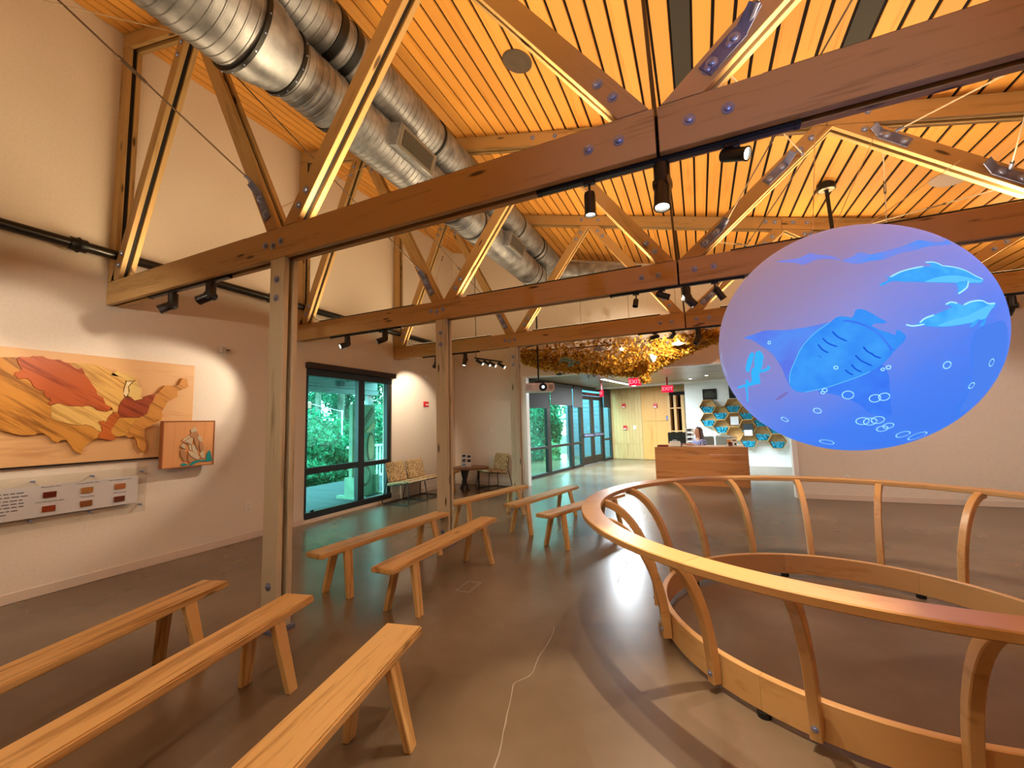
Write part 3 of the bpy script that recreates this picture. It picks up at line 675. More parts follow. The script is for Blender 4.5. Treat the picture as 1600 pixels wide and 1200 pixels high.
decal('manta_wing_image', P_['left_wing'], e_wing, 0); decal('manta_wing_image', P_['lower_wing'], e_wing2, 0)
decal('manta_body_image', P_['body'], e_body, 1); decal('manta_fin_image', P_['horn1'], e_body, 2); decal('manta_fin_image', P_['horn2'], e_body, 2)
decal('smear_image', P_['smear'], emit('image_smear', '#7c74be', .66), 0)
for nm, k in (('diver_tank_image', 'tank'), ('diver_head_image', 'head'), ('diver_body_image', 'torso'), ('diver_arm_image', 'arm'), ('diver_fin_image', 'fin')): decal(nm, P_[k], e_div, 1)
for k in ('d1', 'd2'):
    decal('dolphin_body_image', P_[k], e_dol, 1); decal('dolphin_fin_image', P_[k+'dorsal'], e_dol, 2); decal('dolphin_belly_image', P_[k+'belly'], e_bel, 2); decal('dolphin_flipper_image', P_[k+'flip'], e_dol, 2)
decal('dolphin_flipper_image', P_['d2flip2'], e_dol, 2)
for l in SPH_LINE['gill']: sline('gill_image', l, .0042, e_dark, 3)
for l in SPH_LINE['mouth']: sline('mouth_image', l, .006, e_wing2, 3)
for l in SPH_LINE['edge']: sline('manta_outline_image', l, .0022, e_bel, 3)
for l in SPH_LINE['hi1']+SPH_LINE['hi2']: sline('dolphin_highlight_image', l, .004, e_hi, 3)
for l in SPH_LINE['squig']: sline('ripple_image', l, .003, e_hi, 2)
for lo, la, rr in SPH_BUB: sline('bubble_image', [(lo+rr*math.cos(2*PI*k/20)/max(.4, math.cos(R(la))), la+rr*math.sin(2*PI*k/20)) for k in range(21)], .0024, e_hi, 3)
# fine suspension wires of the sphere
for x, y, z, lab in ((1.20, 4.80, 4.40, 'fine suspension wire on the left above the glowing sphere'), (1.62, 4.72, 4.14, 'fine suspension wire in the middle above the glowing sphere'), (2.15, 4.72, 3.72, 'fine suspension wire on the right above the glowing sphere')):
    tag(MB().cyl((x, y-.1, z), (SX+(x-1.6)*.25, SY+.05, SZ+SR*.985), .003, n=6).build('suspension_wire', m_cablelt), lab, 'wire', 'wires holding the sphere')
t = thing('ceiling_mount_pole', 'black ceiling pole with round canopy dropping behind the top of the sphere', 'mount', (1.636, 6.215, zc(1.636)))
MB().lathe([(.10, -.06), (.10, .02), (.02, .03)], 24, Matrix.Translation((1.636, 6.215, zc(1.636)-.02))).build('canopy', m_black, t, smooth=40)
MB().lathe([(.085, -.005), (.06, -.012), (.03, -.005)], 24, Matrix.Translation((1.636, 6.215, zc(1.636)-.08))).build('canopy_plate', m_cablelt, t, smooth=40)
MB().cyl((1.636, 6.215, zc(1.636)-.02), (1.70, 6.215, 2.75), .022, n=10).build('pole', m_black, t, smooth=40)
MB().bb((1.55, 6.07, 2.70), (1.85, 6.36, 2.76)).build('mount_plate', m_black, t, bevel=.004)

# ------------------------------------------------------------------ ring railing
RCX, RCY = .93, 3.76
ring = thing('ring_railing', 'round maple railing with sixteen curved legs around the sphere', 'railing', (RCX, RCY, 0))
def arc_box(r0, r1, z0, z1, a0, a1, n, bev=0):
    b = MB(); path = []
    for k in range(n+1):
        a = a0+(a1-a0)*k/n
        M = Matrix.Translation((RCX, RCY, 0)) @ Matrix.Rotation(a, 4, 'Z') @ Matrix.Rotation(PI/2, 4, 'Z')
        path.append(Matrix.Translation((RCX, RCY, 0)) @ Matrix.Rotation(a, 4, 'Z') @ Matrix(((0, 1, 0, 0), (1, 0, 0, 0), (0, 0, 1, 0), (0, 0, 0, 1))))
    c = .005
    sec = [(r0+c, z0), (r1-c, z0), (r1, z0+c), (r1, z1-c), (r1-c, z1), (r0+c, z1), (r0, z1-c), (r0, z0+c)]
    return b.strip(path, sec)
for k in range(8):
    a0 = R(45*k+11.25); a1 = a0+R(45)-.001
    am = (a0+a1)/2
    M = frame((RCX+1.82*math.cos(am), RCY+1.82*math.sin(am), .9), (RCX+1.82*math.cos(am)-math.sin(am), RCY+1.82*math.sin(am)+math.cos(am), .9))
    arc_box(1.742, 1.895, .872, .912, a0, a1, 14).build('handrail', m_rail, ring, smooth=25, M=M)
    arc_box(1.262, 1.305, .030, .215, a0, a1, 12).build('base_ring', m_rail, ring, smooth=25, M=M)
    MB().cyl((RCX+1.285*math.cos(a0), RCY+1.285*math.sin(a0), 0), (RCX+1.285*math.cos(a0), RCY+1.285*math.sin(a0), .03), .035, n=12).build('foot', m_rubber, ring)
def legmesh():
    path = []
    for k in range(19):
        s = k/18*PI/2
        r = 1.338+(1.80-1.338)*(1-math.cos(s)); z = .055+(.868-.055)*math.sin(s)
        tr, tz = (1.80-1.338)*math.sin(s), (.868-.055)*math.cos(s); n = math.hypot(tr, tz) or 1; tr /= n; tz /= n
        x = Vector((tr, 0, tz)); y = Vector((0, 1, 0)); zz = x.cross(y)
        path.append(Matrix(((x.x, y.x, zz.x, r), (x.y, y.y, zz.y, 0), (x.z, y.z, zz.z, z), (0, 0, 0, 1))))
    w, d, c = .026, .030, .005
    sec = [(-w+c, -d), (w-c, -d), (w, -d+c), (w, d-c), (w-c, d), (-w+c, d), (-w, d-c), (-w, -d+c)]
    return MB().strip(path, sec).mesh('leg', m_rail, smooth=25)
lm_ = legmesh()
lb = MB().lathe([(.016, 0), (.016, .003), (.009, .005), (.008, .011)], 10, Matrix.Translation((1.368, 0, .11)) @ Matrix.Rotation(PI/2, 4, 'Y')).mesh('bolt', m_steel, smooth=40)
for k in range(16):
    M = Matrix.Translation((RCX, RCY, 0)) @ Matrix.Rotation(R(22.5*k), 4, 'Z')
    l = place('leg', lm_, ring, M); place('bolt', lb, l, M)

# ------------------------------------------------------------------ benches
def bench(label, cx, cy, deg, L=1.9, H=.455, Wd=.225):
    t = thing('bench', label, 'bench', (cx, cy, 0), R(deg), 'long plank benches')
    M = W[t] @ Matrix.Rotation(PI/2, 4, 'Z')
    seat = MB().box((0, 0, H-.0225), (L, Wd, .045), M).build('seat', m_bench, t, bevel=.008, seg=2, M=M)
    for sx in (-1, 1):
        for sy in (-1, 1):
            p0 = M @ Vector((sx*(L/2-.27), sy*.172, 0)); p1 = M @ Vector((sx*(L/2-.31), sy*.088, H-.03))
            ML = frame(p0, p1, M.to_3x3() @ Vector((1, 0, 0)))
            Ln = (p1-p0).length
            lg = MB()
            for k, (x, wd) in enumerate(((0, .034), (Ln, .044))):
                lg.v += [tuple(ML @ Vector((x, y*.020, z*wd))) for y in (-1, 1) for z in (-1, 1)]
            lg.f = [(0, 1, 3, 2), (4, 6, 7, 5), (0, 4, 5, 1), (2, 3, 7, 6), (0, 2, 6, 4), (1, 5, 7, 3)]
            for i in range(4): v = Vector(lg.v[i]); lg.v[i] = (v.x, v.y, 0.0)
            lg.build('leg', m_bench, t, bevel=.004, M=ML)
    return t
bench('long plank bench at the left edge, nearest the wall map', -3.20, 1.13, 15.6)
bench('long plank bench in the middle of the three nearest ones', -2.40, 1.166, 11.9)
bench('nearest plank bench in the bottom foreground with a dark knot in its seat', -1.44, 1.08, 11.5)
bench('plank bench in the second row ending against the middle timber post', -3.22, 3.72, -3.8)
bench('plank bench in the second row nearest the ring railing', -2.42, 3.64, .5)
bench('farthest plank bench, in front of the round table, near the farthest post', -3.20, 6.13, -12.2)
bench('plank bench in the third row between the farthest bench and the shortest-looking one', -2.31, 6.28, -11.8)
bench('plank bench partly hidden behind the left end of the ring railing', -1.54, 5.80, -19)
tag(MB().lathe([(.001, 0), (.011, .0), (.012, .0015), (.001, .003)], 12, Matrix.Translation((-1.61, 1.62, .4556)) @ Matrix.Rotation(.2, 4, 'Z') @ Matrix.Diagonal((1, 2.4, 1, 1)) @ Matrix.Scale(1.6, 4)).build('bench_knot', plain('knot_brown', '#4a230c', .5), None), 'dark oval knot in the nearest bench seat', 'knot') if False else None
# ------------------------------------------------------------------ wooden wall map
MAP = {
 'east': [(2.779,2.047),(2.798,2.060),(2.826,2.103),(2.874,2.166),(3.008,2.175),(3.029,2.201),(3.063,2.279),(3.113,2.270),(3.134,2.165),(3.011,2.102),(3.014,2.034),(2.908,1.963),(2.880,1.897),(2.853,1.837),(2.865,1.801),(2.852,1.742),(2.748,1.674),(2.687,1.629),(2.677,1.595),(2.691,1.526),(2.719,1.434),(2.708,1.372),(2.685,1.363),(2.631,1.439),(2.624,1.496),(2.594,1.548),(2.550,1.538),(2.511,1.563),(2.527,1.578),(2.594,1.732),(2.634,1.770),(2.708,1.821),(2.727,1.914),(2.758,1.973),(2.771,2.021)],
 'gulf': [(2.451,1.769),(2.632,1.770),(2.592,1.732),(2.526,1.578),(2.509,1.564),(2.432,1.549),(2.416,1.560),(2.385,1.599),(2.383,1.637),(2.410,1.690),(2.437,1.745)],
 'ohio': [(2.488,1.997),(2.541,2.005),(2.579,1.967),(2.660,1.993),(2.724,2.042),(2.777,2.051),(2.769,2.023),(2.756,1.976),(2.725,1.916),(2.706,1.824),(2.632,1.772),(2.451,1.772),(2.434,1.810),(2.438,1.898),(2.457,1.957)],
 'delta': [(2.387,1.821),(2.431,1.823),(2.452,1.788),(2.434,1.745),(2.407,1.690),(2.380,1.637),(2.382,1.599),(2.413,1.561),(2.428,1.538),(2.417,1.519),(2.358,1.520),(2.300,1.539),(2.278,1.545),(2.284,1.587),(2.308,1.628),(2.295,1.682),(2.269,1.724),(2.315,1.732),(2.332,1.711),(2.356,1.775)],
 'arkansas': [(1.895,1.893),(1.949,1.919),(2.022,1.891),(2.134,1.888),(2.172,1.900),(2.219,1.885),(2.253,1.849),(2.293,1.839),(2.334,1.834),(2.386,1.856),(2.385,1.821),(2.354,1.777),(2.332,1.713),(2.315,1.735),(2.267,1.727),(2.293,1.682),(2.305,1.609),(2.264,1.632),(2.222,1.675),(2.167,1.696),(2.107,1.687),(2.025,1.709),(1.959,1.734),(1.900,1.769),(1.904,1.816)],
 'missouri': [(1.637,2.339),(1.655,2.365),(1.728,2.365),(1.740,2.383),(1.806,2.390),(1.841,2.370),(1.890,2.366),(1.932,2.372),(1.962,2.350),(1.998,2.344),(2.045,2.303),(2.075,2.286),(2.105,2.300),(2.122,2.265),(2.140,2.214),(2.173,2.175),(2.199,2.124),(2.233,2.073),(2.244,2.020),(2.294,1.991),(2.318,1.916),(2.373,1.886),(2.334,1.836),(2.293,1.841),(2.253,1.851),(2.219,1.887),(2.172,1.902),(2.134,1.891),(2.022,1.893),(1.949,1.921),(1.881,1.899),(1.873,1.923),(1.893,1.934),(1.884,1.963),(1.856,1.972),(1.837,2.010),(1.836,2.044),(1.799,2.047),(1.764,2.074),(1.741,2.130),(1.714,2.156),(1.658,2.147),(1.627,2.186),(1.635,2.211),(1.660,2.213),(1.674,2.248),(1.649,2.293)],
 'prairie': [(2.000,2.348),(2.219,2.355),(2.310,2.316),(2.397,2.257),(2.486,2.209),(2.480,2.166),(2.466,2.098),(2.476,2.021),(2.486,1.999),(2.455,1.959),(2.436,1.898),(2.431,1.827),(2.389,1.829),(2.387,1.856),(2.375,1.886),(2.320,1.917),(2.295,1.993),(2.246,2.023),(2.235,2.073),(2.201,2.124),(2.175,2.175),(2.142,2.214),(2.124,2.265),(2.106,2.302),(2.075,2.288),(2.046,2.304)],
 'lakes': [(2.552,2.181),(2.585,2.206),(2.607,2.130),(2.640,2.121),(2.639,2.052),(2.622,2.016),(2.660,1.995),(2.578,1.969),(2.541,2.007),(2.513,2.020),(2.526,2.079),(2.515,2.124)],
 'lake': [(2.498,2.188),(2.548,2.189),(2.511,2.133),(2.520,2.057),(2.498,2.011),(2.474,2.043),(2.484,2.122)],
 'shore': [(2.347,2.255),(2.404,2.304),(2.456,2.287),(2.574,2.247),(2.585,2.211),(2.496,2.195),(2.441,2.239),(2.381,2.241)],
 'west': [(1.536,2.344),(1.627,2.356),(1.636,2.337),(1.648,2.291),(1.673,2.246),(1.660,2.215),(1.634,2.213),(1.626,2.186),(1.657,2.145),(1.714,2.154),(1.740,2.128),(1.763,2.072),(1.797,2.045),(1.834,2.042),(1.836,2.008),(1.855,1.970),(1.883,1.961),(1.891,1.934),(1.871,1.923),(1.880,1.897),(1.894,1.893),(1.903,1.816),(1.898,1.767),(1.959,1.730),(2.025,1.705),(2.107,1.683),(2.167,1.692),(2.222,1.670),(2.264,1.627),(2.304,1.605),(2.282,1.587),(2.276,1.545),(2.253,1.536),(2.215,1.501),(2.171,1.468),(2.159,1.428),(2.153,1.377),(2.099,1.417),(2.066,1.474),(2.027,1.536),(1.987,1.538),(1.964,1.510),(1.928,1.532),(1.906,1.572),(1.856,1.614),(1.811,1.612),(1.800,1.597),(1.701,1.599),(1.577,1.645),(1.521,1.695),(1.479,1.821),(1.458,1.999),(1.468,2.208),(1.496,2.325)],
}
mp_ = thing('wall_map', 'large carved wood map of river basins on a pale birch panel', 'wall map', (XL, 2.23, 1.29))
m_birch = wood('birch_panel', '#d8aa76', '#c69562', axis=1, long=.8, cross=7, rough=.4, var=.02, bump=0)
MB().bb((XL, 1.25, 1.290), (XL+.035, 3.212, 2.455)).build('panel', m_birch, mp_, bevel=.003)
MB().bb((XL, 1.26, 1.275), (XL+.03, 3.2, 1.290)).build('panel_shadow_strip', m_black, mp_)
MAPC = dict(east=('#c98a3e', '#9a6222'), gulf=('#cf953f', '#a06a26'), ohio=('#9c4420', '#742c10'), delta=('#bd6226', '#984a16'), arkansas=('#dcb366', '#b98d44'),
            missouri=('#b85a28', '#8f3c16'), prairie=('#d8aa5c', '#b08040'), lakes=('#e0c074', '#c8a458'), lake=('#e8d2a0', '#dcc08a'), shore=('#e0bc70', '#c8a056'), west=('#c68838', '#915c20'))
for i, (k, pts) in enumerate(MAP.items()):
    ang = random.uniform(.45, .75)
    cy, cz = sum(p[0] for p in pts)/len(pts), sum(p[1] for p in pts)/len(pts)
    x1 = XL+.035+(.036 if k in ('missouri', 'ohio', 'delta', 'lakes') else .030)
    M = Matrix.Translation((XL+.04, cy, cz)) @ Matrix.Rotation(-ang, 4, 'X')
    MB().prism(pts, XL+.035, x1, 0).build('basin_piece', wood('basin_'+k, MAPC[k][0], MAPC[k][1], axis=1, long=1.3, cross=24, rough=.38, var=.0, bump=.05, lo=.52), mp_, M=M)
lamp_note = None
# framed relief picture standing off the panel
pc = thing('relief_picture', 'small square wood box picture of a metallic rock island over teal water', 'picture', (XL+.09, 3.13, 1.143))
y0, y1, z0, z1 = 2.835, 3.43, 1.143, 1.727; xf = -5.955
m_cherry = wood('picture_wood', '#c98d58', '#b67a46', axis=2, long=1, cross=9, rough=.45, var=.06)
for k in range(5): MB().bb((xf-.02, y0+.015+k*.113, z0+.012), (xf, y0+.015+(k+1)*.113-.001, z1-.012)).build('face_board', m_cherry, pc)
m_edge = plain('picture_frame_brown', '#9a5a30', .45)
for a, b_ in (((xf-.06, y0, z0), (xf+.006, y0+.014, z1)), ((xf-.06, y1-.014, z0), (xf+.006, y1, z1)), ((xf-.06, y0+.014, z0), (xf+.006, y1-.014, z0+.012)), ((xf-.06, y0+.014, z1-.012), (xf+.006, y1-.014, z1))):
    MB().bb(a, b_).build('frame_side', m_edge, pc, bevel=.002)
MB().bb((XL+.035, 3.0, 1.3), (xf-.02, 3.25, 1.6)).build('standoff_block', m_edge, pc)
def pz(x, y):
    return (y0+(x-640-(y-655)*.035)/535*(y1-y0), z1-(y-652)/470*(z1-z0))
m_tin = plain('silver_leaf', '#d9c6a8', .3, metal=.5); m_cop = plain('copper_leaf', '#b98a62', .35, metal=.4); m_teal = plain('teal_enamel', '#12888c', .35)
FAC = [[(955,710),(990,770),(950,765),(930,780),(910,750)], [(910,785),(950,770),(990,775),(1000,800),(950,825),(915,815)], [(900,800),(915,818),(860,850),(840,860),(845,835)],
 [(1000,800),(1040,830),(1048,880),(1015,870),(990,830)], [(950,828),(990,832),(1010,880),(1000,960),(975,900)], [(850,868),(915,825),(945,835),(930,900),(900,880)],
 [(900,885),(930,905),(945,960),(920,950)], [(1015,880),(1050,890),(1070,950),(1040,985),(1020,930)], [(822,905),(850,875),(880,940),(850,930)], [(935,900),(970,905),(1000,970),(1015,1020),(950,960)],
 [(825,950),(855,940),(880,985),(900,1060),(870,1060),(835,1000)], [(900,960),(950,970),(1040,1040),(1000,1055),(930,1010)], [(1025,990),(1070,965),(1085,1045),(1050,1040)], [(905,1000),(935,1020),(990,1055),(935,1085),(910,1060)]]
for i, p in enumerate(FAC):
    MB().prism([pz(*q) for q in p], xf, xf+.008+.004*(i % 3), 0).build('rock_facet', (m_tin, m_cop, m_tin)[i % 3], pc, bevel=.001)
for p in ([(840,1090),(870,1080),(915,1095),(900,1105),(860,1108)], [(920,1108),(960,1075),(1000,1063),(1085,1062),(1090,1085),(1060,1075),(1000,1085),(960,1108)], [(1100,1085),(1105,1000),(1130,965),(1148,1000),(1165,1070),(1180,1080)]):
    MB().prism([pz(*q) for q in p], xf, xf+.009, 0).build('teal_water', m_teal, pc)

# ------------------------------------------------------------------ acrylic label panel
lp = thing('label_panel', 'clear acrylic label panel with wood swatches below the wall map', 'sign', (XL+.05, 2.0, .66))
xa = XL+.052
MB().bb((xa, 1.27, .668), (xa+.006, 2.742, 1.185)).build('acrylic_sheet', m_acryl, lp, bevel=.002)
MB().bb((xa-.004, 1.30, .783), (xa-.002, 2.664, 1.092)).build('paper', plain('label_paper', '#d9d4da', .7), lp)
m_ink = plain('ink_grey', '#5a5560', .8)
for y in (1.38, 1.818, 2.258, 2.698):
    for z in (.753, 1.136):
        s = MB().cyl((XL+.001, y, z), (xa+.014, y, z), .008, n=12); s.cyl((xa+.006, y, z), (xa+.02, y, z), .013, .010, n=14)
        s.build('standoff', m_steel, lp, smooth=40)
SW = ['#7a2a14', '#a5441a', '#c2823c', '#9c5518', '#c9773f', '#6e2416']
for i, (y, z) in enumerate(((1.939, .992), (1.939, .853), (2.219, .993), (2.219, .853), (2.498, .993), (2.498, .852))):
    M = Matrix.Translation((xa, y, z))
    MB().box((0, 0, 0), (.012, .094, .058), M).build('wood_swatch', wood('swatch', SW[i], SW[i], axis=1, long=3, cross=30, rough=.45, var=0), lp, M=M)
def text(name, s, size, loc, rot, mat, parent, align='CENTER', ext=.0006):
    cu = bpy.data.curves.new(name, 'FONT'); cu.body = s; cu.size = size; cu.align_x = align; cu.align_y = 'CENTER'; cu.extrude = ext; cu.resolution_u = 2
    o = bpy.data.objects.new(name, cu); COL.objects.link(o)
    dg = bpy.context.evaluated_depsgraph_get(); me = bpy.data.meshes.new_from_object(o.evaluated_get(dg))
    bpy.data.objects.remove(o); me.materials.clear(); me.materials.append(mat)
    return place(name, me, parent, Matrix.Translation(loc) @ rot)
RW = Euler((PI/2, 0, PI/2)).to_matrix().to_4x4()        # facing +X, reading towards +Y
for s, y, z in (('Missouri River Basin', 1.946, 1.071), ('Lower Mississippi River Basin', 1.946, .925), ('Arkansas-Red River Basin', 2.227, 1.068), ('Tennessee Basin', 2.227, .924), ('Upper Mississippi River Basin', 2.50, 1.067), ('Ohio River Basin', 2.50, .924)):
    text('caption', s, .0175, (xa-.0015, y, z), RW, m_ink, lp)
for z, w in ((1.039, .27), (1.006, .30), (.971, .28), (.940, .275), (.910, .275), (.876, .25), (.846, .17)):
    y = 1.49; b = MB()
    while y < 1.49+w-.02:
        l = random.uniform(.02, .055); l = min(l, 1.49+w-y); b.bb((xa-.0018, y, z-.0045), (xa-.0008, y+l, z+.0045)); y += l+.010
    o = b.build('text_line', m_ink, lp); o['kind'] = 'stuff'

# small wall devices
t = thing('wall_bracket', 'small clear bracket device high on the left wall beside the wall map', 'wall device', (XL, 3.575, 2.72))
MB().lathe([(.035, 0), (.035, .012), (.02, .02)], 20, Matrix.Translation((XL, 3.61, 2.735)) @ Matrix.Rotation(PI/2, 4, 'Y')).build('back_plate', m_white, t, smooth=40)
MB().bb((XL+.012, 3.52, 2.68), (XL+.07, 3.585, 2.76)).build('body', plain('clear_grey', '#b8a898', .3), t, bevel=.006)
MB().bb((XL+.02, 3.60, 2.715), (XL+.06, 3.645, 2.735)).build('arm', plain('device_grey', '#6a5a50', .4), t, bevel=.003)
def outlet(name, label, loc, rot):
    M = Matrix.Translation(loc) @ rot
    t = thing(name, label, 'outlet', loc, 0, 'white wall outlets')
    p = MB().box((.004, 0, 0), (.008, .075, .12), M).build('cover_plate', m_white, t, bevel=.004)
    for z in (-.025, .025): MB().box((.009, 0, z), (.003, .035, .032), M).build('socket', plain('socket_face', '#cfcac4', .5), p, bevel=.001)
    return t
I4 = Matrix.Identity(4); RY_ = Matrix.Rotation(-PI/2, 4, 'Z')
outlet('wall_outlet', 'white outlet low on the left wall behind the nearest post', (XL, 4.016, .476), I4)
outlet('wall_outlet', 'white outlet low on the far wall below the sphere', (2.42, YF, .40), RY_)
outlet('wall_outlet', 'white outlet low on the far wall behind the round table', (-5.05, YF, .62), RY_)
t = thing('fire_pull', 'red fire alarm pull box on the wall above the settee', 'alarm', (XL, 8.32, 2.03))
MB().bb((XL, 8.24, 2.03), (XL+.05, 8.40, 2.16)).build('box', m_red, t, bevel=.006)
MB().bb((XL+.05, 8.27, 2.07), (XL+.058, 8.37, 2.10)).build('handle', m_white, t)
MB().bb((XL, 8.26, 1.99), (XL+.03, 8.38, 2.025)).build('tag', m_white, t)
tag(MB().lathe([(.07, 0), (.07, .02), (.05, .035), (.02, .038)], 24, Matrix.Translation((XL, 8.34, 2.75)) @ Matrix.Rotation(PI/2, 4, 'Y')).build('wall_sounder', m_white, smooth=40), 'small round white sounder on the wall above the red pull box', 'alarm')
tag(MB().bb((-5.0, YF-.03, 1.37), (-4.94, YF, 1.49)).build('thermostat', m_white, bevel=.006), 'small white thermostat on the far wall above the round table', 'thermostat')
# ------------------------------------------------------------------ track lighting
ZT = ZB0
def track(x0, x1, Y, label, z=None):
    z = ZT if z is None else z
    t = thing('light_track', label, 'light track', ((x0+x1)/2, Y, z), 0, 'black lighting tracks')
    MB().bb((x0, Y-.018, z-.022), (x1, Y+.018, z)).build('rail', m_black, t, bevel=.002)
    for x in (x0, x1): MB().bb((x-.012, Y-.021, z-.026), (x+.012, Y+.021, z)).build('end_cap', m_black, t)
    return t
def spot(kind, x, Y, d, label, power=0, cone=60, col=SOFT, lit=True, z=None, L=.15, r=.034, drop=None):
    """kind A: can on a thin stem; kind B: upright driver can with a swivel head below"""
    z = (ZT if z is None else z)-.022
    t = thing('track_spotlight', label, 'spotlight', (x, Y, z), 0, 'black track spotlights')
    d = Vector(d).normalized()
    if kind == 'B' and r < .044: r = .044
    MB().bb((x-.035, Y-.016, z-.018), (x+.035, Y+.016, z)).build('adapter', m_lampblk, t, bevel=.002)
    if kind == 'A':
        dz = drop or .06
        MB().cyl((x, Y, z-.015), (x, Y, z-dz), .008, n=8).build('stem', m_lampblk, t, smooth=40)
        c = Vector((x, Y, z-dz)); back = c-d*L*.45; front = c+d*L*.55
        if abs(d.z) > .8: back = c; front = c+d*L
    else:
        MB().cyl((x, Y, z-.015), (x, Y, z-.125), .044, n=16).build('driver_can', m_lampblk, t, smooth=40)
        e = Vector((x, Y, z-.13)); s = d.cross(Vector((0, 0, 1)))
        if s.length < .05: s = Vector((1, 0, 0))
        s.normalize()
        MB().cyl(e-s*.042, e+s*.042, .040, n=16).build('pivot', m_lampblk, t, smooth=40)
        back = e-d*.02; front = e+d*(L*.85)
    Mh = frame(back, front); Ln = (front-back).length
    prof = [(.4*r, 0), (r*.93, .012), (r, .03), (r, Ln-.012), (r*1.06, Ln-.010), (r*1.06, Ln), (r*.86, Ln), (r*.82, Ln-.02), (.001, Ln-.02)]
    hm = MB().lathe(prof, 20, Mh @ Matrix.Rotation(PI/2, 4, 'Y'), cap=False)
    h = hm.build('head', m_lampblk, t, smooth=35)
    if lit:
        MB().lathe([(.001, Ln-.014), (r*.80, Ln-.014), (r*.80, Ln-.012), (.001, Ln-.012)], 20, Mh @ Matrix.Rotation(PI/2, 4, 'Y'), cap=False).build('lens', m_lens, h)
    if power:
        p = front+d*.012
        lamp('spot', 'SPOT', p, power, col, p+d, t, spot_size=R(cone), spot_blend=.45, shadow_soft_size=.016)
    return t
near, mid, far = TY
track(-5.30, -3.96, near, 'black light track under the nearest truss beside the wall'); track(-.838, .531, near, 'black light track under the middle of the nearest truss')
track(-5.35, -3.96, mid, 'black light track under the middle truss beside the window'); track(-.86, .50, mid, 'black light track under the middle of the second truss')
track(-5.34, -3.985, far, 'black light track under the farthest truss near the wall corner'); track(-.865, .426, far, 'black light track under the farthest truss by the leaf canopy')
track(2.9, 4.4, far, 'black light track at the right edge behind the sphere')
S_ = 1.0
spot('B', -4.88, near, (-.55, -.75, -.55), 'black spotlight turned to the wall, left of two on the nearest wall track', 22, 60, lit=False)
spot('B', -4.24, near, (-.9, -.35, -.35), 'black spotlight turned to the wall, right of two on the nearest wall track', 28, 60, lit=False)
spot('A', -.52, near, (0, 0, -1), 'black can spotlight pointing straight down under the nearest truss', 60, 80)
spot('B', -.11, near, (-.05, -.16, -.98), 'large swivel spotlight with lit lens at the nearest truss joint', 170, 54, r=.045, L=.17)
spot('A', .24, near, (.75, -.45, -.42), 'black can spotlight tilted right with lit lens under the nearest truss', 35, 50)
spot('B', -5.0, mid, (-.42, -.85, -.42), 'left spotlight with glowing lens above the window, aimed at the map', 70, 46)
spot('B', -4.24, mid, (-.62, -.66, -.38), 'right spotlight with glowing lens above the window, aimed at the wall', 85, 46)
spot('A', -.58, mid, (-.1, -.3, -.9), 'small dark can spotlight at the left end of the middle track', 40, 70, lit=False, L=.10, r=.03)
spot('A', -.30, mid, (.85, .2, -.35), 'dark can spotlight lying nearly level on the middle track', 30, 70, lit=False)
spot('B', -.05, mid, (.55, .3, -.6), 'large dark swivel spotlight at the middle truss joint', 60, 80, lit=False, r=.045, L=.14)
spot('A', .23, mid, (.5, .1, -.85), 'dark can spotlight at the right end of the middle track', 60, 80, lit=False)
spot('B', -5.0, far, (-.72, .30, -.62), 'spotlight half hidden by the middle post, lighting the wall over the settee', 90, 84)
spot('B', -4.3, far, (-.12, -.25, -.9), 'spotlight to the right of the middle post on the farthest wall track', 70, 70)
spot('A', -.60, far, (-.95, .1, -.15), 'dark level can spotlight in front of the golden leaves', 0, 60, lit=False)
spot('A', -.32, far, (-.35, .85, -.25), 'spotlight burning brightly into the golden leaf canopy', 160, 90)
spot('B', .06, far, (-.35, -.2, -.75), 'large tilted spotlight at the right end of the leaf canopy', 50, 80, lit=False, r=.04)
spot('B', 3.66, far, (-.05, .62, -.6), 'spotlight with lit lens at the right edge of the photo behind the sphere', 38, 100, col=(1, .93, .88))
track(2.95, 4.4, mid, 'unseen black light track added right of the middle truss')  # unseen track and spots added to brighten the far right wall
spot('B', 3.1, mid, (-.15, .8, -.5), 'unseen fill spotlight added right of the middle truss, nearer the sphere', 50, 90, col=(1, .93, .88))
spot('B', 4.2, mid, (.1, .8, -.5), 'unseen fill spotlight added right of the middle truss, farther from the sphere', 50, 90, col=(1, .93, .88))
track(-5.3, -3.9, -.085, 'unseen black light track added by the wall behind the camera')  # unseen track and spots added to fill the left wall
spot('B', -5.0, -.085, (-.35, .85, -.45), 'unseen fill spotlight added behind the camera, nearer the wall', 30, 90)
spot('B', -4.2, -.085, (-.45, .85, -.50), 'unseen fill spotlight added behind the camera, farther from the wall', 55, 90)
track(-2.2, 2.2, -.085, 'unseen black light track added behind the camera for the fill floods')
for k, x in enumerate((-2.0, -.7, .7, 2.0)):  # unseen floods added to fill the room from the camera side
    spot('A', x, -.085, (x*.12, .55, -.85), 'unseen fill flood added behind the camera, %s' % ('far left', 'left', 'right', 'far right')[k], FILL_W*(1, 1, .35, .25)[k], 125)
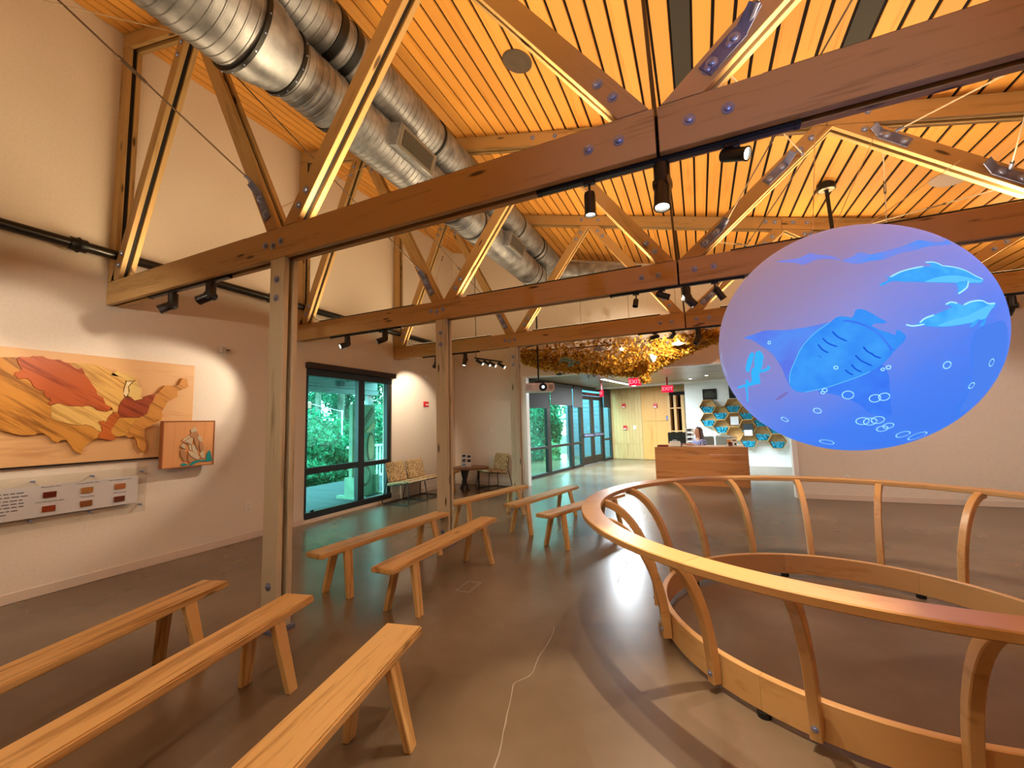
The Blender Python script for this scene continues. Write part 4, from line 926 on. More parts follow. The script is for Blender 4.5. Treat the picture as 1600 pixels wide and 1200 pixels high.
# pendant bar with four cans
pb = thing('pendant_spot_bar', 'short black bar on a thin rod carrying four small can spotlights near the far corner', 'light', (-4.4, 8.4, 3.18), 0)
A, B_ = Vector((-4.74, 8.4, 3.13)), Vector((-4.02, 8.4, 2.975))
MB().cyl((-4.70, 8.4, 3.12), (-4.70, 8.4, zc(-4.7)), .008, n=8).build('rod', m_black, pb, smooth=40)
MB().cyl(A, B_, .018, n=12).build('bar', m_lampblk, pb, smooth=40)
for k, s in enumerate((.14, .40, .60, .92)):
    p = A.lerp(B_, s); d = Vector((.82, .10, -.55)).normalized()
    c = p+Vector((0, 0, -.07))
    MB().cyl(p, c, .006, n=8).build('stem', m_lampblk, pb)
    f = c+d*.13; bk = c-d*.06
    h = MB().cyl(bk, f, .036, n=16).build('can', m_lampblk, pb, smooth=40)
    MB().cyl(f, f+d*.003, .029, n=16).build('lens', m_lens, h)
    if k in (0, 2): lamp('spot', 'SPOT', f+d*.02, 130, SOFT, f+d*2, pb, spot_size=R(55), spot_blend=.5, shadow_soft_size=.03)

# ------------------------------------------------------------------ projector on a ceiling pole
t = thing('projector', 'white projector hanging on a black pole beside the lobby opening', 'projector', (-2.97, 7.9, 2.18))
d = Vector((.42, -.9, 0)).normalized(); Mp = frame((-2.97, 7.9, 2.285), Vector((-2.97, 7.9, 2.285))+d)
MB().box((0, 0, 0), (.42, .60, .17), Mp).build('body', m_white, t, bevel=.02, seg=2)
ln = MB().cyl(Mp @ Vector((.21, .07, 0)), Mp @ Vector((.255, .07, 0)), .08, n=28).build('lens_barrel', m_black, t, smooth=40)
MB().cyl(Mp @ Vector((.256, .07, 0)), Mp @ Vector((.262, .07, 0)), .03, n=20).build('lens', emit('projector_lens', '#cfe6ff', 1.6), ln)
for k in range(8): MB().box((.212, -.26+k*.014, 0), (.006, .005, .10), Mp).build('vent_slat', plain('vent_grey', '#8d8a86', .5), t)
MB().box((.212, .23, 0), (.006, .09, .10), Mp).build('side_vent', plain('side_vent_grey', '#a09d98', .5), t)
MB().box((0, 0, .11), (.18, .18, .04), Mp).build('mount', m_black, t)
MB().cyl((-2.97, 7.9, 2.4), (-2.97, 7.9, zc(-2.97)), .018, n=10).build('pole', m_black, t, smooth=40)

# second projector, behind the camera, throwing its blue picture at the sphere
t = thing('projector', 'white projector under the truss behind the camera, outside the photo', 'projector', (.75, -.085, 2.72))
MB().box((.75, -.10, 2.74), (.42, .36, .15)).build('body', m_white, t, bevel=.02, seg=2)
ln = MB().cyl((.75, .08, 2.74), (.75, .12, 2.74), .07, n=24).build('lens_barrel', m_black, t, smooth=40)
MB().cyl((.75, .12, 2.74), (.75, .124, 2.74), .035, n=20).build('lens', emit('projector_lens_blue', '#8fb4ff', 1.5), ln)
MB().cyl((.75, -.085, 2.81), (.75, -.085, ZB0), .02, n=10).build('pole', m_black, t, smooth=40)
lamp('beam', 'SPOT', (.75, .14, 2.74), 55, (.42, .52, 1.0), (.35, 2.3, 2.92), t, spot_size=R(68), spot_blend=.8, shadow_soft_size=.02)
# ------------------------------------------------------------------ lobby beyond the far wall (turned nine degrees)
LO = Vector((-4.43, 10.6, 0)); LU = Vector((.1565, .9877, 0)); LV = Vector((.9877, -.1565, 0))
LM = Matrix(((LV.x, LU.x, 0, LO.x), (LV.y, LU.y, 0, LO.y), (0, 0, 1, 0), (0, 0, 0, 1)))    # local x right, y deep, z up
def lbox(name, a, b_, mat, parent=None, bevel=0):
    M = LM @ Matrix.Translation([(a[i]+b_[i])/2 for i in range(3)])
    return MB().box((0, 0, 0), [abs(b_[i]-a[i]) for i in range(3)], M).build(name, mat, parent, bevel=bevel, M=M)
m_lceil = noisy('lobby_ceiling_panel', [(.3, '#7d6e58'), (.6, '#978870'), (.8, '#a89a84')], scale=1.2, rough=.35, mapscale=(1, 3, 1))
struct(MB().prism([(-4.95, YF+.165), (6.9, YF+.165), (6.9, 18.6), (-3.1, 18.6)], 2.83, 2.98, 2).build('ceiling_lobby', m_lceil))
lbox('trim_1', (-.2, 5.2, 2.775), (11, 5.3, 2.83), m_white)['kind'] = 'structure'
m_ply = wood('lobby_plywood', '#c2a06c', '#ab8852', axis=2, long=.6, cross=6, rough=.5, var=.03, bump=0)
m_ply2 = wood('lobby_plywood_orange', '#d29a55', '#c2873f', axis=2, long=.6, cross=4, rough=.5, var=.03, bump=0)
wlb = struct(lbox('wall_lobby_back', (-.1, 6.80, 0), (2.95, 7.0, 2.83), m_ply))
for k in range(10): lbox('plywood_panel', (.0+k*.128, 6.775, .02), (.0+(k+1)*.128-.004, 6.80, .62), m_ply, wlb)
for k in range(10): lbox('plywood_panel', (.0+k*.128, 6.775, .63), (.0+(k+1)*.128-.004, 6.80, 2.40), m_ply, wlb)
for k in range(5): lbox('plywood_panel', (.0+k*.256, 6.775, 2.41), (.0+(k+1)*.256-.004, 6.80, 2.82), m_ply, wlb)
for z0, z1 in ((.02, 1.50), (1.51, 2.82)):
    for k in range(2): lbox('plywood_panel', (1.30+k*.535, 6.765, z0), (1.30+(k+1)*.535-.005, 6.80, z1), m_ply2, wlb)
for x, z, lab in ((.60, 2.15, 'red and white fire strobe high on the pale plywood lobby wall'), (1.84, 2.10, 'red fire strobe on the orange plywood lobby wall'), (.61, 1.27, 'red fire pull box beside the white switch in the lobby')):
    t = thing('fire_device', lab, 'alarm', LM @ Vector((x, 6.76, z)), 0, 'red fire devices in the lobby')
    lbox('body', (x-.07, 6.70, z-.08), (x+.07, 6.765, z+.08), m_red, t, .006); lbox('face', (x-.05, 6.69, z-.07), (x+.05, 6.70, z-.03), m_white, t)
tag(lbox('light_switch', (.93, 6.755, 1.20), (1.03, 6.775, 1.35), m_white, None, .004), 'white switch plate on the pale plywood lobby wall', 'switch')
tag(lbox('door_lock', (2.22, 6.74, 1.52), (2.31, 6.765, 1.70), m_plate, None, .004), 'grey keypad lock at the right edge of the orange plywood wall', 'lock')
# dark doorway with shelving, then the white display wall
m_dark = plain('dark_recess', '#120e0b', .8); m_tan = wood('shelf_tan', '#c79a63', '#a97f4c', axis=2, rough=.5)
t = thing('shelf_unit', 'tan shelf uprights in the dark doorway beside the white display wall', 'shelf', LM @ Vector((2.65, 6.6, 0)))
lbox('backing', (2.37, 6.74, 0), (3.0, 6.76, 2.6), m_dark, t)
for x in (2.38, 2.60, 2.86): lbox('upright', (x, 6.35, 0), (x+.09, 6.74, 2.45), m_tan, t, .003)
for z in (.5, 1.1, 1.95): lbox('shelf_board', (2.47, 6.36, z), (2.86, 6.73, z+.04), m_tan, t)
HV = LV; HO = Vector((1.97, 15.34, 0))
HM = Matrix(((LV.x, LU.x, 0, HO.x), (LV.y, LU.y, 0, HO.y), (0, 0, 1, 0), (0, 0, 0, 1)))
def hbox(name, a, b_, mat, parent=None, bevel=0):
    M = HM @ Matrix.Translation([(a[i]+b_[i])/2 for i in range(3)])
    return MB().box((0, 0, 0), [abs(b_[i]-a[i]) for i in range(3)], M).build(name, mat, parent, bevel=bevel, M=M)
wd = struct(hbox('wall_display', (-2.44, 0, 0), (.80, .2, 2.83), m_wallw)); hbox('baseboard', (-2.44, -.014, 0), (.80, 0, .10), m_white, wd)
struct(hbox('wall_display_side', (-2.44, .2, 0), (-2.30, 1.7, 2.83), m_wallw))
struct(hbox('wall_lobby_right', (.80, -5.5, 0), (.95, .2, 2.83), m_wallw)); 
struct(MB().bb((1.60, YF-.012, 0), (1.68, YF+.18, 2.74)).build('trim_2', m_white, bevel=.003))
struct(MB().bb((-4.06, YF-.012, 0), (-3.97, YF+.18, 2.74)).build('trim_3', m_white, bevel=.003))
struct(MB().bb((-4.06, YF-.012, 2.72), (1.68, YF+.18, 2.755)).build('trim_4', m_white, bevel=.003))
# entry glazing along the left side of the lobby
ent = struct(thing('window_2', None, None, LM @ Vector((0, 3, 0))))
def eb(name, s0, s1, z0, z1, mat=m_frame, p=None, x0=-.06, x1=.04): return lbox(name, (x0, s0, z0), (x1, s1, z1), mat, p or ent, .003)
eb('frame_sill', -.6, 3.74, 0, .09); eb('frame_sill', 5.85, 6.76, 0, .09); eb('frame_head', -.6, 6.76, 2.70, 2.83)
for s0, s1 in ((-.68, -.55), (.0-.06, .0), (1.23, 1.45), (2.86, 3.06), (3.68, 3.80), (5.78, 5.90), (6.66, 6.76)): eb('mullion', s0, s1, 0, 2.76)
for s0, s1 in ((-.55, -.06), (0, 1.23), (1.45, 2.86), (3.06, 3.68), (5.90, 6.66)):
    eb('transom', s0, s1, .79, .87)
    lbox('pane', (-.012, s0, .09), (-.006, s1, .79), m_glass, ent); lbox('pane', (-.012, s0, .87), (-.006, s1, 2.70), m_glass, ent)
eb('transom', 3.80, 5.78, 2.52, 2.62); lbox('pane', (-.012, 3.80, 2.62), (-.006, 5.78, 2.70), m_glass, ent)
dr = struct(thing('door_1', None, None, LM @ Vector((0, 4.8, 0))))
m_door = plain('door_dark', '#1d1614', .45)
for s0, s1 in ((3.82, 4.79), (4.81, 5.76)):
    for a, b_, z0, z1 in ((s0, s0+.13, .02, 2.50), (s1-.13, s1, .02, 2.50), (s0+.13, s1-.13, .02, .30), (s0+.13, s1-.13, 2.36, 2.50)): lbox('door_stile', (-.04, a, z0), (.02, b_, z1), m_door, dr, .003)
    lbox('door_rail', (-.04, s0+.13, .98), (.02, s1-.13, 1.12), m_door, dr, .003); lbox('push_bar', (.03, s0+.08, 1.02), (.09, s1-.08, 1.09), m_plate, dr, .006)
    lbox('pane', (-.012, s0+.13, .30), (-.006, s1-.13, .98), m_glass, dr); lbox('pane', (-.012, s0+.13, 1.12), (-.006, s1-.13, 2.36), m_glass, dr)
lbox('transom_sign', (.03, 4.2, 2.54), (.05, 5.3, 2.60), plain('transom_red', '#5a0d12', .5), dr)
m_shade = plain('shade_grey', '#34322f', .8)
for i, (s0, s1, z) in enumerate(((-.05, 1.30, 2.01), (1.38, 2.92, 2.12), (3.0, 3.78, 2.07), (5.82, 6.55, 2.11))):
    t = thing('roller_shade', ['roller shade half lowered on the pane nearest the projector', 'wide roller shade on the second lobby pane', 'narrow roller shade just left of the lobby door', 'narrow roller shade just right of the lobby door'][i], 'shade', LM @ Vector((.1, (s0+s1)/2, 2.7)), 0, 'grey roller shades in the lobby')
    lbox('fabric', (.09, s0, z), (.094, s1, 2.72), m_shade, t); lbox('hem_bar', (.083, s0, z-.02), (.10, s1, z+.01), m_shade, t, .003)
    lbox('roller', (.06, s0, 2.70), (.14, s1, 2.78), m_shade, t, .01)
# exit signs, linear light, ceiling plate
m_exit = emit('exit_red', '#ff1430', 1.6); m_exitw = emit('exit_letter', '#ff8a94', 1.4)
Rx = Euler((PI/2, 0, 0)).to_matrix().to_4x4()
for (x, y, z, ry, lab) in ((-1.54, 11.45, 2.60, 0, 'red glowing exit sign in front, under the right end of the leaf canopy'), (-.84, 13.2, 2.48, 0, 'red glowing exit sign near the display wall doorway'), (-2.80, 13.1, 2.44, 1, 'red glowing exit sign seen nearly edge on by the lobby door')):
    t = thing('exit_sign', lab, 'exit sign', (x, y, z), 0, 'red exit signs')
    M = Matrix.Translation((x, y, z)) @ Matrix.Rotation(R(-60 if ry else 10), 4, 'Z')
    w = .16 if not ry else .15
    MB().box((0, 0, 0), (2*w, .03, .20), M).build('panel', m_exit, t, bevel=.004, M=M)
    text('exit_letters', 'EXIT', .15, (0, 0, 0), I4, m_exitw, t).matrix_basis = M @ Matrix.Translation((0, -.0165, 0)) @ Rx
    MB().box((0, 0, .12+(2.83-z-.12)/2), (.05, .03, 2.83-z-.10), M).build('stem', plain('exit_stem', '#b0242c', .5), t)
t = thing('linear_light', 'bright linear light on the lobby ceiling', 'light', (-2.3, 13.6, 2.8))
p0, p1 = Vector((-2.53, 12.0, 2.795)), Vector((-2.06, 15.2, 2.795)); M = frame(p0, p1); Ln = (p1-p0).length
MB().box((Ln/2, 0, .012), (Ln, .11, .04), M).build('housing', m_white, t); MB().box((Ln/2, 0, -.012), (Ln-.02, .085, .006), M).build('diffuser', emit('linear_glow', '#fff6ea', 12), t)
o = lamp('linear', 'AREA', (p0+p1)/2+Vector((0, 0, -.03)), 300, (.82, .93, 1), (p0+p1)/2+Vector((0, 0, -1)), t, shape='RECTANGLE', size=.1, size_y=3.2)
for x, y in ((.25, 13.4), (1.3, 13.0), (-.2, 14.2)):
    t = tag(MB().lathe([(.001, 2.822), (.045, 2.822), (.045, 2.829), (.001, 2.829)], 20, Matrix.Translation((x, y, 0))).build('downlight', emit('downlight_glow%d' % int(x*10), '#f4faff', 3)), 'small round downlight in the lobby ceiling '+('over the display wall' if y > 14 else ('behind the sphere' if x > 1 else 'above the desk')), 'light', 'lobby downlights')
    lamp('downlight', 'SPOT', (x, y, 2.80), 190, COOL, (x, y, 0), None, spot_size=R(120), spot_blend=.6, shadow_soft_size=.06)
# wall plaques
for i, (x0, x1, z0, z1) in enumerate(((-1.86, -1.42, 2.19, 2.56), (-1.05, -.60, 2.21, 2.64))):
    t = thing('wall_plaque', ['black plaque with engraved lines above the hexagon shelves', 'dark plaque half hidden by the edge of the sphere'][i], 'plaque', HM @ Vector(((x0+x1)/2, 0, z0)), 0, 'dark plaques on the display wall')
    hbox('board', (x0, -.03, z0), (x1, 0, z1), plain('plaque_black', '#0d0f0e', .4), t, .004)
    hbox('plaque_rim', (x0+.03, -.034, z0+.03), (x1-.03, -.030, z1-.03), plain('plaque_face', '#171b19', .3), t)
    for k, w in enumerate((.10, .16, .20, .18, .14)): o = hbox('engraved_line', ((x0+x1)/2-w, -.036, z1-.10-k*.045), ((x0+x1)/2+w, -.034, z1-.09-k*.045), plain('engraving', '#6e7a66', .5), t)
# hexagon shelves
m_hexw = wood('hex_plywood', '#bf9a63', '#a5814c', axis=0, rough=.55, bump=0)
m_glassy = noisy('sea_glass_blue', [(.3, '#0f86b0'), (.55, '#23aed2'), (.75, '#86dcea')], scale=60, detail=2, rough=.3)
HEX = [(-1.71, 1.96, 1), (-1.71, 1.505, 1), (-1.33, 1.735, 1), (-1.33, 1.28, 1), (-.95, 1.955, 1), (-.95, 1.50, 2), (-.95, 1.045, 0), (-.57, 1.715, 1), (-.57, 1.26, 3), (-.57, .815, 1), (-.19, 1.475, 1), (-.19, 1.035, 1), (.20, 1.255, 1), (.20, .80, 1)]
hexn = ['top left', 'second down on the left', 'upper second column', 'lower second column', 'top of the third column', 'middle of the third column holding a paper', 'behind the brochure box', 'upper fourth column', 'holding a dark book', 'lowest of the fourth column', 'upper fifth column beside the sphere edge', 'large lower one of the fifth column', 'half hidden by the sphere', 'lowest at the right']
Rh = .262
for i, (hx_, hz, kind) in enumerate(HEX):
    t = thing('hexagon_shelf', 'plywood hexagon shelf, '+hexn[i], 'shelf', HM @ Vector((hx_, -.1, hz-Rh*.866)), 0, 'hexagon shelves on the display wall')
    for k in range(6):
        a0, a1 = PI/3*k, PI/3*(k+1); r0, r1 = Rh-.016, Rh-.001
        pts = [(hx_+r0*math.cos(a0), hz+r0*math.sin(a0)), (hx_+r1*math.cos(a0), hz+r1*math.sin(a0)), (hx_+r1*math.cos(a1), hz+r1*math.sin(a1)), (hx_+r0*math.cos(a1), hz+r0*math.sin(a1))]
        b = MB().prism(pts, -.20, -.002); b.v = [tuple(HM @ Vector(v)) for v in b.v]; b.build('side_board', m_hexw, t)
    pts = [(hx_+(Rh-.016)*math.cos(PI/3*k), hz+(Rh-.016)*math.sin(PI/3*k)) for k in range(6)]
    b = MB().prism(pts, -.012, -.002); b.v = [tuple(HM @ Vector(v)) for v in b.v]; b.build('back_board', m_hexw, t)
    if kind == 1 or kind == 3:
        o = MB(); zb = hz-Rh*.866+.018
        for q in range(260 if kind == 1 else 120):
            lv = random.random(); zz = zb+(.19 if kind == 1 else .09)*lv; w = (Rh-.03)*(.5+.5*min(1, (zz-zb)/(Rh*.86)))
            xx = hx_+random.uniform(-w, w)*.92; yy = random.uniform(-.185, -.03); s = random.uniform(.016, .030)
            o.box((0, 0, 0), (s*1.5, s, s*.6), HM @ Matrix.Translation((xx, yy, zz)) @ Euler((random.random()*3, random.random()*3, random.random()*3)).to_matrix().to_4x4())
        o = o.build('sea_glass', m_glassy); o['kind'] = 'stuff'; tag(o, 'heap of blue sea glass in the hexagon shelf, '+hexn[i], 'sea glass', 'heaps of blue sea glass')
    if kind == 2: tag(hbox('paper_card', (hx_-.10, -.16, hz-.17), (hx_+.13, -.15, hz+.10), plain('card_white', '#c9cbd0', .6)), 'pale printed card standing in the middle hexagon shelf', 'card')
    if kind == 3:
        tag(hbox('dark_book', (hx_-.13, -.15, hz-.10), (hx_+.14, -.10, hz+.10), plain('book_dark', '#2c3a40', .5), None, .004), 'dark grey book standing in a hexagon shelf', 'book')
        tag(hbox('name_card', (hx_-.11, -.21, hz-.28), (hx_+.12, -.203, hz-.10), plain('name_card_white', '#e6e8ea', .6)), 'small white card hanging in front of the hexagon shelf below the dark book', 'card')
# ------------------------------------------------------------------ reception desk and what stands on it
m_desk = wood('desk_cherry', '#b87844', '#985a2c', axis=0, long=.8, cross=9, rough=.4, var=.10)
dk = thing('reception_desk', 'long cherry plank reception desk in the lobby opening', 'desk', (-.06, 11.1, 0))
dx0, dx1, dy0, dy1, dz = -1.063, .948, 10.78, 11.62, .905
zs = [0, .19, .37, .55, .73, dz]
for a, b_ in zip(zs, zs[1:]):
    M = Matrix.Translation(((dx0+dx1)/2, dy0+.015, (a+b_)/2))
    MB().box((0, 0, 0), (dx1-dx0, .03, b_-a-.003), M).build('front_plank', m_desk, dk, bevel=.002, M=M)
for x in (dx0, dx1-.03): MB().bb((x, dy0+.03, 0), (x+.03, dy1, dz-.03)).build('side_panel', m_desk, dk, bevel=.002)
MB().bb((dx0+.03, dy0+.03, dz-.035), (dx1-.03, dy1, dz-.005)).build('top', m_desk, dk, bevel=.002)
tag(MB().bb((.98, 10.9, .33), (1.0, 10.96, .37)).build('cable_clip', m_white, bevel=.002), 'small white clip at the right side of the desk', 'clip') if False else None
# monitor seen from behind
mo = thing('monitor', 'black computer monitor seen from behind on the desk', 'monitor', (-.56, 11.3, dz))
MB().box((-.563, 11.30, 1.10), (.42, .03, .28)).build('screen_back', plain('monitor_black', '#10201f', .4), mo, bevel=.008)
MB().box((-.563, 11.282, 1.13), (.05, .006, .02)).build('badge', plain('badge_green', '#2f5a4c', .4), mo)
MB().bb((-.59, 11.32, dz), (-.535, 11.36, 1.1)).build('neck', m_black, mo); MB().bb((-.68, 11.24, dz-.004), (-.45, 11.44, dz+.012)).build('foot', m_black, mo, bevel=.004)
wb = thing('white_carton', 'small white carton with a carry handle in front of the monitor', 'carton', (-.605, 11.05, dz))
MB().prism([(-.73, dz), (-.475, dz), (-.475, 1.005), (-.50, 1.03), (-.71, 1.03), (-.73, 1.005)], 11.0, 11.12).build('box', m_white, wb, bevel=.004)
MB().tube([(-.65, 11.06, 1.03), (-.645, 11.06, 1.055), (-.565, 11.06, 1.055), (-.56, 11.06, 1.03)], .008, 8).build('handle', m_white, wb, smooth=40)
tr = thing('red_tray', 'low dark red tray at the left end of the desk', 'tray', (-.9, 11.0, dz))
MB().bb((-1.01, 10.9, dz-.004), (-.76, 11.15, dz+.012)).build('base', plain('tray_red', '#6a1a12', .5), tr, bevel=.003)
for a, b_ in (((-1.01, 10.9, dz+.01), (-.76, 10.91, dz+.035)), ((-1.01, 11.14, dz+.01), (-.76, 11.15, dz+.035))): MB().bb(a, b_).build('rim', plain('tray_rim', '#8a2a18', .5), tr)
db = thing('donation_box', 'clear box with orange and brown print at the right end of the desk', 'box', (.65, 11.2, dz))
MB().bb((.54, 11.1, dz), (.76, 11.3, 1.10)).build('clear_case', m_acryl, db); MB().bb((.53, 11.09, 1.10), (.77, 11.31, 1.115)).build('lid', plain('lid_grey', '#a09a94', .4), db, bevel=.003)
MB().bb((.545, 11.085, dz), (.75, 11.092, 1.08)).build('print_sheet', plain('print_white', '#e2ddd6', .6), db)
for a, b_, c in (((.55, .97), (.63, 1.06), '#d08a4a'), ((.57, .91), (.66, 1.0), '#6a3218'), ((.66, 1.02), (.74, 1.06), '#8a5a30'), ((.70, .93), (.74, .98), '#2a2a2a')):
    MB().bb((a[0], 11.081, a[1]), (b_[0], 11.085, b_[1])).build('print_patch', plain('patch', c, .6), db)
# brochure rack and chairs behind the desk
rk = thing('brochure_rack', 'white stepped brochure rack behind the monitor', 'rack', (-.25, 12.3, 0))
MB().cyl((-.27, 12.3, 0), (-.27, 12.3, 1.36), .02, n=10).build('pole', m_white, rk, smooth=40); MB().lathe([(.2, 0), (.2, .02), (.03, .04)], 20, Matrix.Translation((-.27, 12.3, 0))).build('base', m_white, rk, smooth=40)
for k in range(5):
    z = .78+.12*k
    q = MB().box((-.28, 12.24, z), (.22, .05, .10)).build('pocket', m_white, rk, bevel=.006)
    MB().box((-.29, 12.208, z+.01), (.10, .008, .05)).build('brochure', plain('brochure_dark%d' % k, ['#1a1a1c', '#3a3a3e', '#15181c', '#2c2420', '#20262a'][k], .5), q)
m_chairf = noisy('chair_mesh_grey', [(.3, '#7b776c'), (.7, '#8f8b80')], scale=60, rough=.8)
for x, y, a, lab in ((.20, 12.25, .4, 'grey office chair back just right of the seated person'), (.50, 12.75, -.3, 'grey office chair back near the donation box')):
    t = thing('office_chair', lab, 'chair', (x, y, 0), a, 'grey office chairs behind the desk')
    M = W[t]
    MB().box((0, .20, .86), (.42, .05, .46), M).build('backrest', m_chairf, t, bevel=.024, seg=3)
    MB().box((0, -.03, .47), (.46, .44, .07), M).build('seat', m_chairf, t, bevel=.024, seg=2)
    MB().box((0, .225, .62), (.06, .02, .34), M).build('back_bar', m_black, t); MB().cyl(M @ Vector((0, 0, .07)), M @ Vector((0, 0, .44)), .03, n=10).build('column', m_black, t, smooth=40)
    for k in range(5):
        b = 2*PI*k/5; p = M @ Vector((.27*math.cos(b), .27*math.sin(b), .06)); lg = MB().cyl(M @ Vector((0, 0, .085)), p, .018, .012, n=8).build('leg', m_black, t, smooth=40)
        MB().cyl(p+Vector((-.012, 0, -.035)), p+Vector((.012, 0, -.035)), .025, n=10).build('castor', m_black, lg, smooth=40)

# ------------------------------------------------------------------ person seated at the desk
def skin(name, V, E_, Rd, mat, parent, M, sub=2, root=0):
    me = bpy.data.meshes.new(name); me.from_pydata(V, E_, [])
    o = bpy.data.objects.new(name, me); COL.objects.link(o)
    mod = o.modifiers.new('skin', 'SKIN'); mod.use_smooth_shade = True
    for i, r in enumerate(Rd):
        sv = me.skin_vertices[0].data[i]; sv.radius = r if isinstance(r, tuple) else (r, r); sv.use_root = (i == root)
    ss = o.modifiers.new('sub', 'SUBSURF'); ss.levels = sub; ss.render_levels = sub
    dg = bpy.context.evaluated_depsgraph_get(); me2 = bpy.data.meshes.new_from_object(o.evaluated_get(dg))
    bpy.data.objects.remove(o); me2.materials.clear(); me2.materials.append(mat)
    me2.polygons.foreach_set('use_smooth', [True]*len(me2.polygons))
    return place(name, me2, parent, M)
pr = thing('person', 'person with long brown hair in a plaid blue shirt seated behind the desk', 'person', (-.05, 11.80, 0), R(-58))
PM = W[pr]      # local -Y is where the person faces (towards the monitor, to the left)
m_skin = plain('skin', '#d9a58c', .55); m_hair = noisy('brown_hair', [(.3, '#3a2114'), (.7, '#5c3822')], scale=30, rough=.45, mapscale=(1, 1, .1))
V = [(0, 0, .50), (0, .02, .68), (0, .01, .86), (0, .0, .98), (0, .0, 1.06), (0, -.01, 1.12),        # pelvis..neck
     (0, -.035, 1.17), (0, -.032, 1.245), (0, -.024, 1.325)]
E_ = [(i, i+1) for i in range(8)]
Rd = [(.15, .11), (.13, .09), (.145, .09), (.11, .07), (.060, .058), (.056, .056), (.078, .092), (.098, .118), (.086, .104)]
def limb(base, pts, rs):
    global V, E_, Rd
    k = base
    for p, r in zip(pts, rs): V.append(p); E_.append((k, len(V)-1)); Rd.append((r, r)); k = len(V)-1
    return k
for s in (-1, 1):
    k = limb(3, [(s*.175, .0, .985), (s*.225, -.03, .90), (s*.235, -.10, .77), (s*.17, -.26, .91), (s*.13, -.36, .935), (s*.125, -.41, .94)], [.055, .048, .043, .036, .028, .034])
    for f, (fx, fl) in enumerate(((-.030, .055), (-.012, .07), (.008, .068), (.026, .055))):
        limb(k, [(s*.125+fx, -.445, .945), (s*.125+fx*1.1, -.445-fl*.6, .942), (s*.125+fx*1.1, -.445-fl, .93)], [.011, .009, .008])
    limb(k, [(s*.125-s*.035, -.41, .935), (s*.125-s*.055, -.445, .93)], [.012, .009])
    limb(0, [(s*.11, -.08, .50), (s*.13, -.42, .51), (s*.13, -.44, .30), (s*.13, -.45, .10), (s*.13, -.50, .05), (s*.13, -.58, .04)], [.085, .065, .052, .042, .04, .03])
body = skin('body', V, E_, Rd, m_skin, pr, PM)
def plaid():
    m, nt, b = newmat('plaid_shirt'); L = nt.links; tc = N(nt, 'ShaderNodeTexCoord')
    outs = []
    for ax in ('X', 'Z'):
        w = N(nt, 'ShaderNodeTexWave', bands_direction=ax); w.inputs['Scale'].default_value = 9; L.new(tc.outputs['Object'], w.inputs['Vector']); outs.append(w.outputs['Fac'])
    ad = N(nt, 'ShaderNodeMath', operation='ADD'); L.new(outs[0], ad.inputs[0]); L.new(outs[1], ad.inputs[1])
    ml = N(nt, 'ShaderNodeMath', operation='MULTIPLY'); ml.inputs[1].default_value = .5; L.new(ad.outputs[0], ml.inputs[0])
    rp = ramp(nt, [(.2, '#23284f'), (.5, '#5a5f9a'), (.8, '#c6bfd4')]); L.new(ml.outputs[0], rp.inputs[0]); L.new(rp.outputs[0], b.inputs['Base Color']); b.inputs['Roughness'].default_value = .8
    return m
SV = [(0, 0, .52), (0, .02, .68), (0, .01, .86), (0, .0, .99), (0, .0, 1.05)]; SE = [(0, 1), (1, 2), (2, 3), (3, 4)]; SRd = [(.165, .125), (.15, .112), (.178, .125), (.155, .108), (.085, .08)]
for s in (-1, 1):
    k = 3
    for p, r in (((s*.18, .0, .985), .07), ((s*.23, -.03, .90), .064), ((s*.24, -.10, .77), .056), ((s*.19, -.21, .865), .047)):
        SV.append(p); SE.append((k, len(SV)-1)); SRd.append((r, r)); k = len(SV)-1
skin('shirt', SV, SE, SRd, plaid(), pr, PM)
TV = [(0, 0, .53), (0, 0, .46)]; TE = [(0, 1)]; TRd = [(.165, .13), (.14, .12)]
for s in (-1, 1):
    k = 1
    for p, r in (((s*.11, -.10, .50), .095), ((s*.13, -.42, .515), .078), ((s*.13, -.445, .30), .065), ((s*.13, -.45, .12), .058)):
        TV.append(p); TE.append((k, len(TV)-1)); TRd.append((r, r)); k = len(TV)-1
skin('trousers', TV, TE, TRd, plain('dark_jeans', '#262c3a', .8), pr, PM)
# hair: cap over the skull falling in a sheet down the back
hb = MB(); nu, nv = 20, 14; vs = []
for j in range(nv+1):
    q = j/nv
    for i in range(nu+1):
        a = R(-104+208*i/nu)                                    # around the back of the head
        if q < .45:
            e = R(90-q/.45*85); rr = (.098, .118, .106); z = 1.258+rr[2]*math.sin(e); cx = rr[0]*math.cos(e)*math.sin(a); cy = -.02+rr[1]*math.cos(e)*math.cos(a)
        else:
            s = (q-.45)/.55; z = 1.245-.40*s; w = .098+.032*s; cx = w*math.sin(a); cy = -.02+(.118+.02*s)*math.cos(a)+.03*s
        vs.append((cx+.006*math.sin(i*2.3+j), cy+.004*math.sin(i*3.1), z))
hb.add([PM @ Vector(v) for v in vs], [(j*(nu+1)+i, j*(nu+1)+i+1, (j+1)*(nu+1)+i+1, (j+1)*(nu+1)+i) for j in range(nv) for i in range(nu)])
hair = hb.build('hair', m_hair, pr, smooth=60, M=PM)
so = hair.modifiers.new('thick', 'SOLIDIFY'); so.thickness = .018; so.offset = -1
from mathutils.bvhtree import BVHTree
_bv = BVHTree.FromPolygons([v.co.copy() for v in body.data.vertices], [tuple(p.vertices) for p in body.data.polygons])
def face_y(x, z):
    h = _bv.ray_cast(Vector((x, -1, z)), Vector((0, 1, 0)))[0]; return h.y if h else -.11
m_eyew = plain('eye_white', '#e8e0da', .3); m_iris = plain('eye_dark', '#2a1d18', .3); m_lip = plain('lips', '#b4605a', .5)
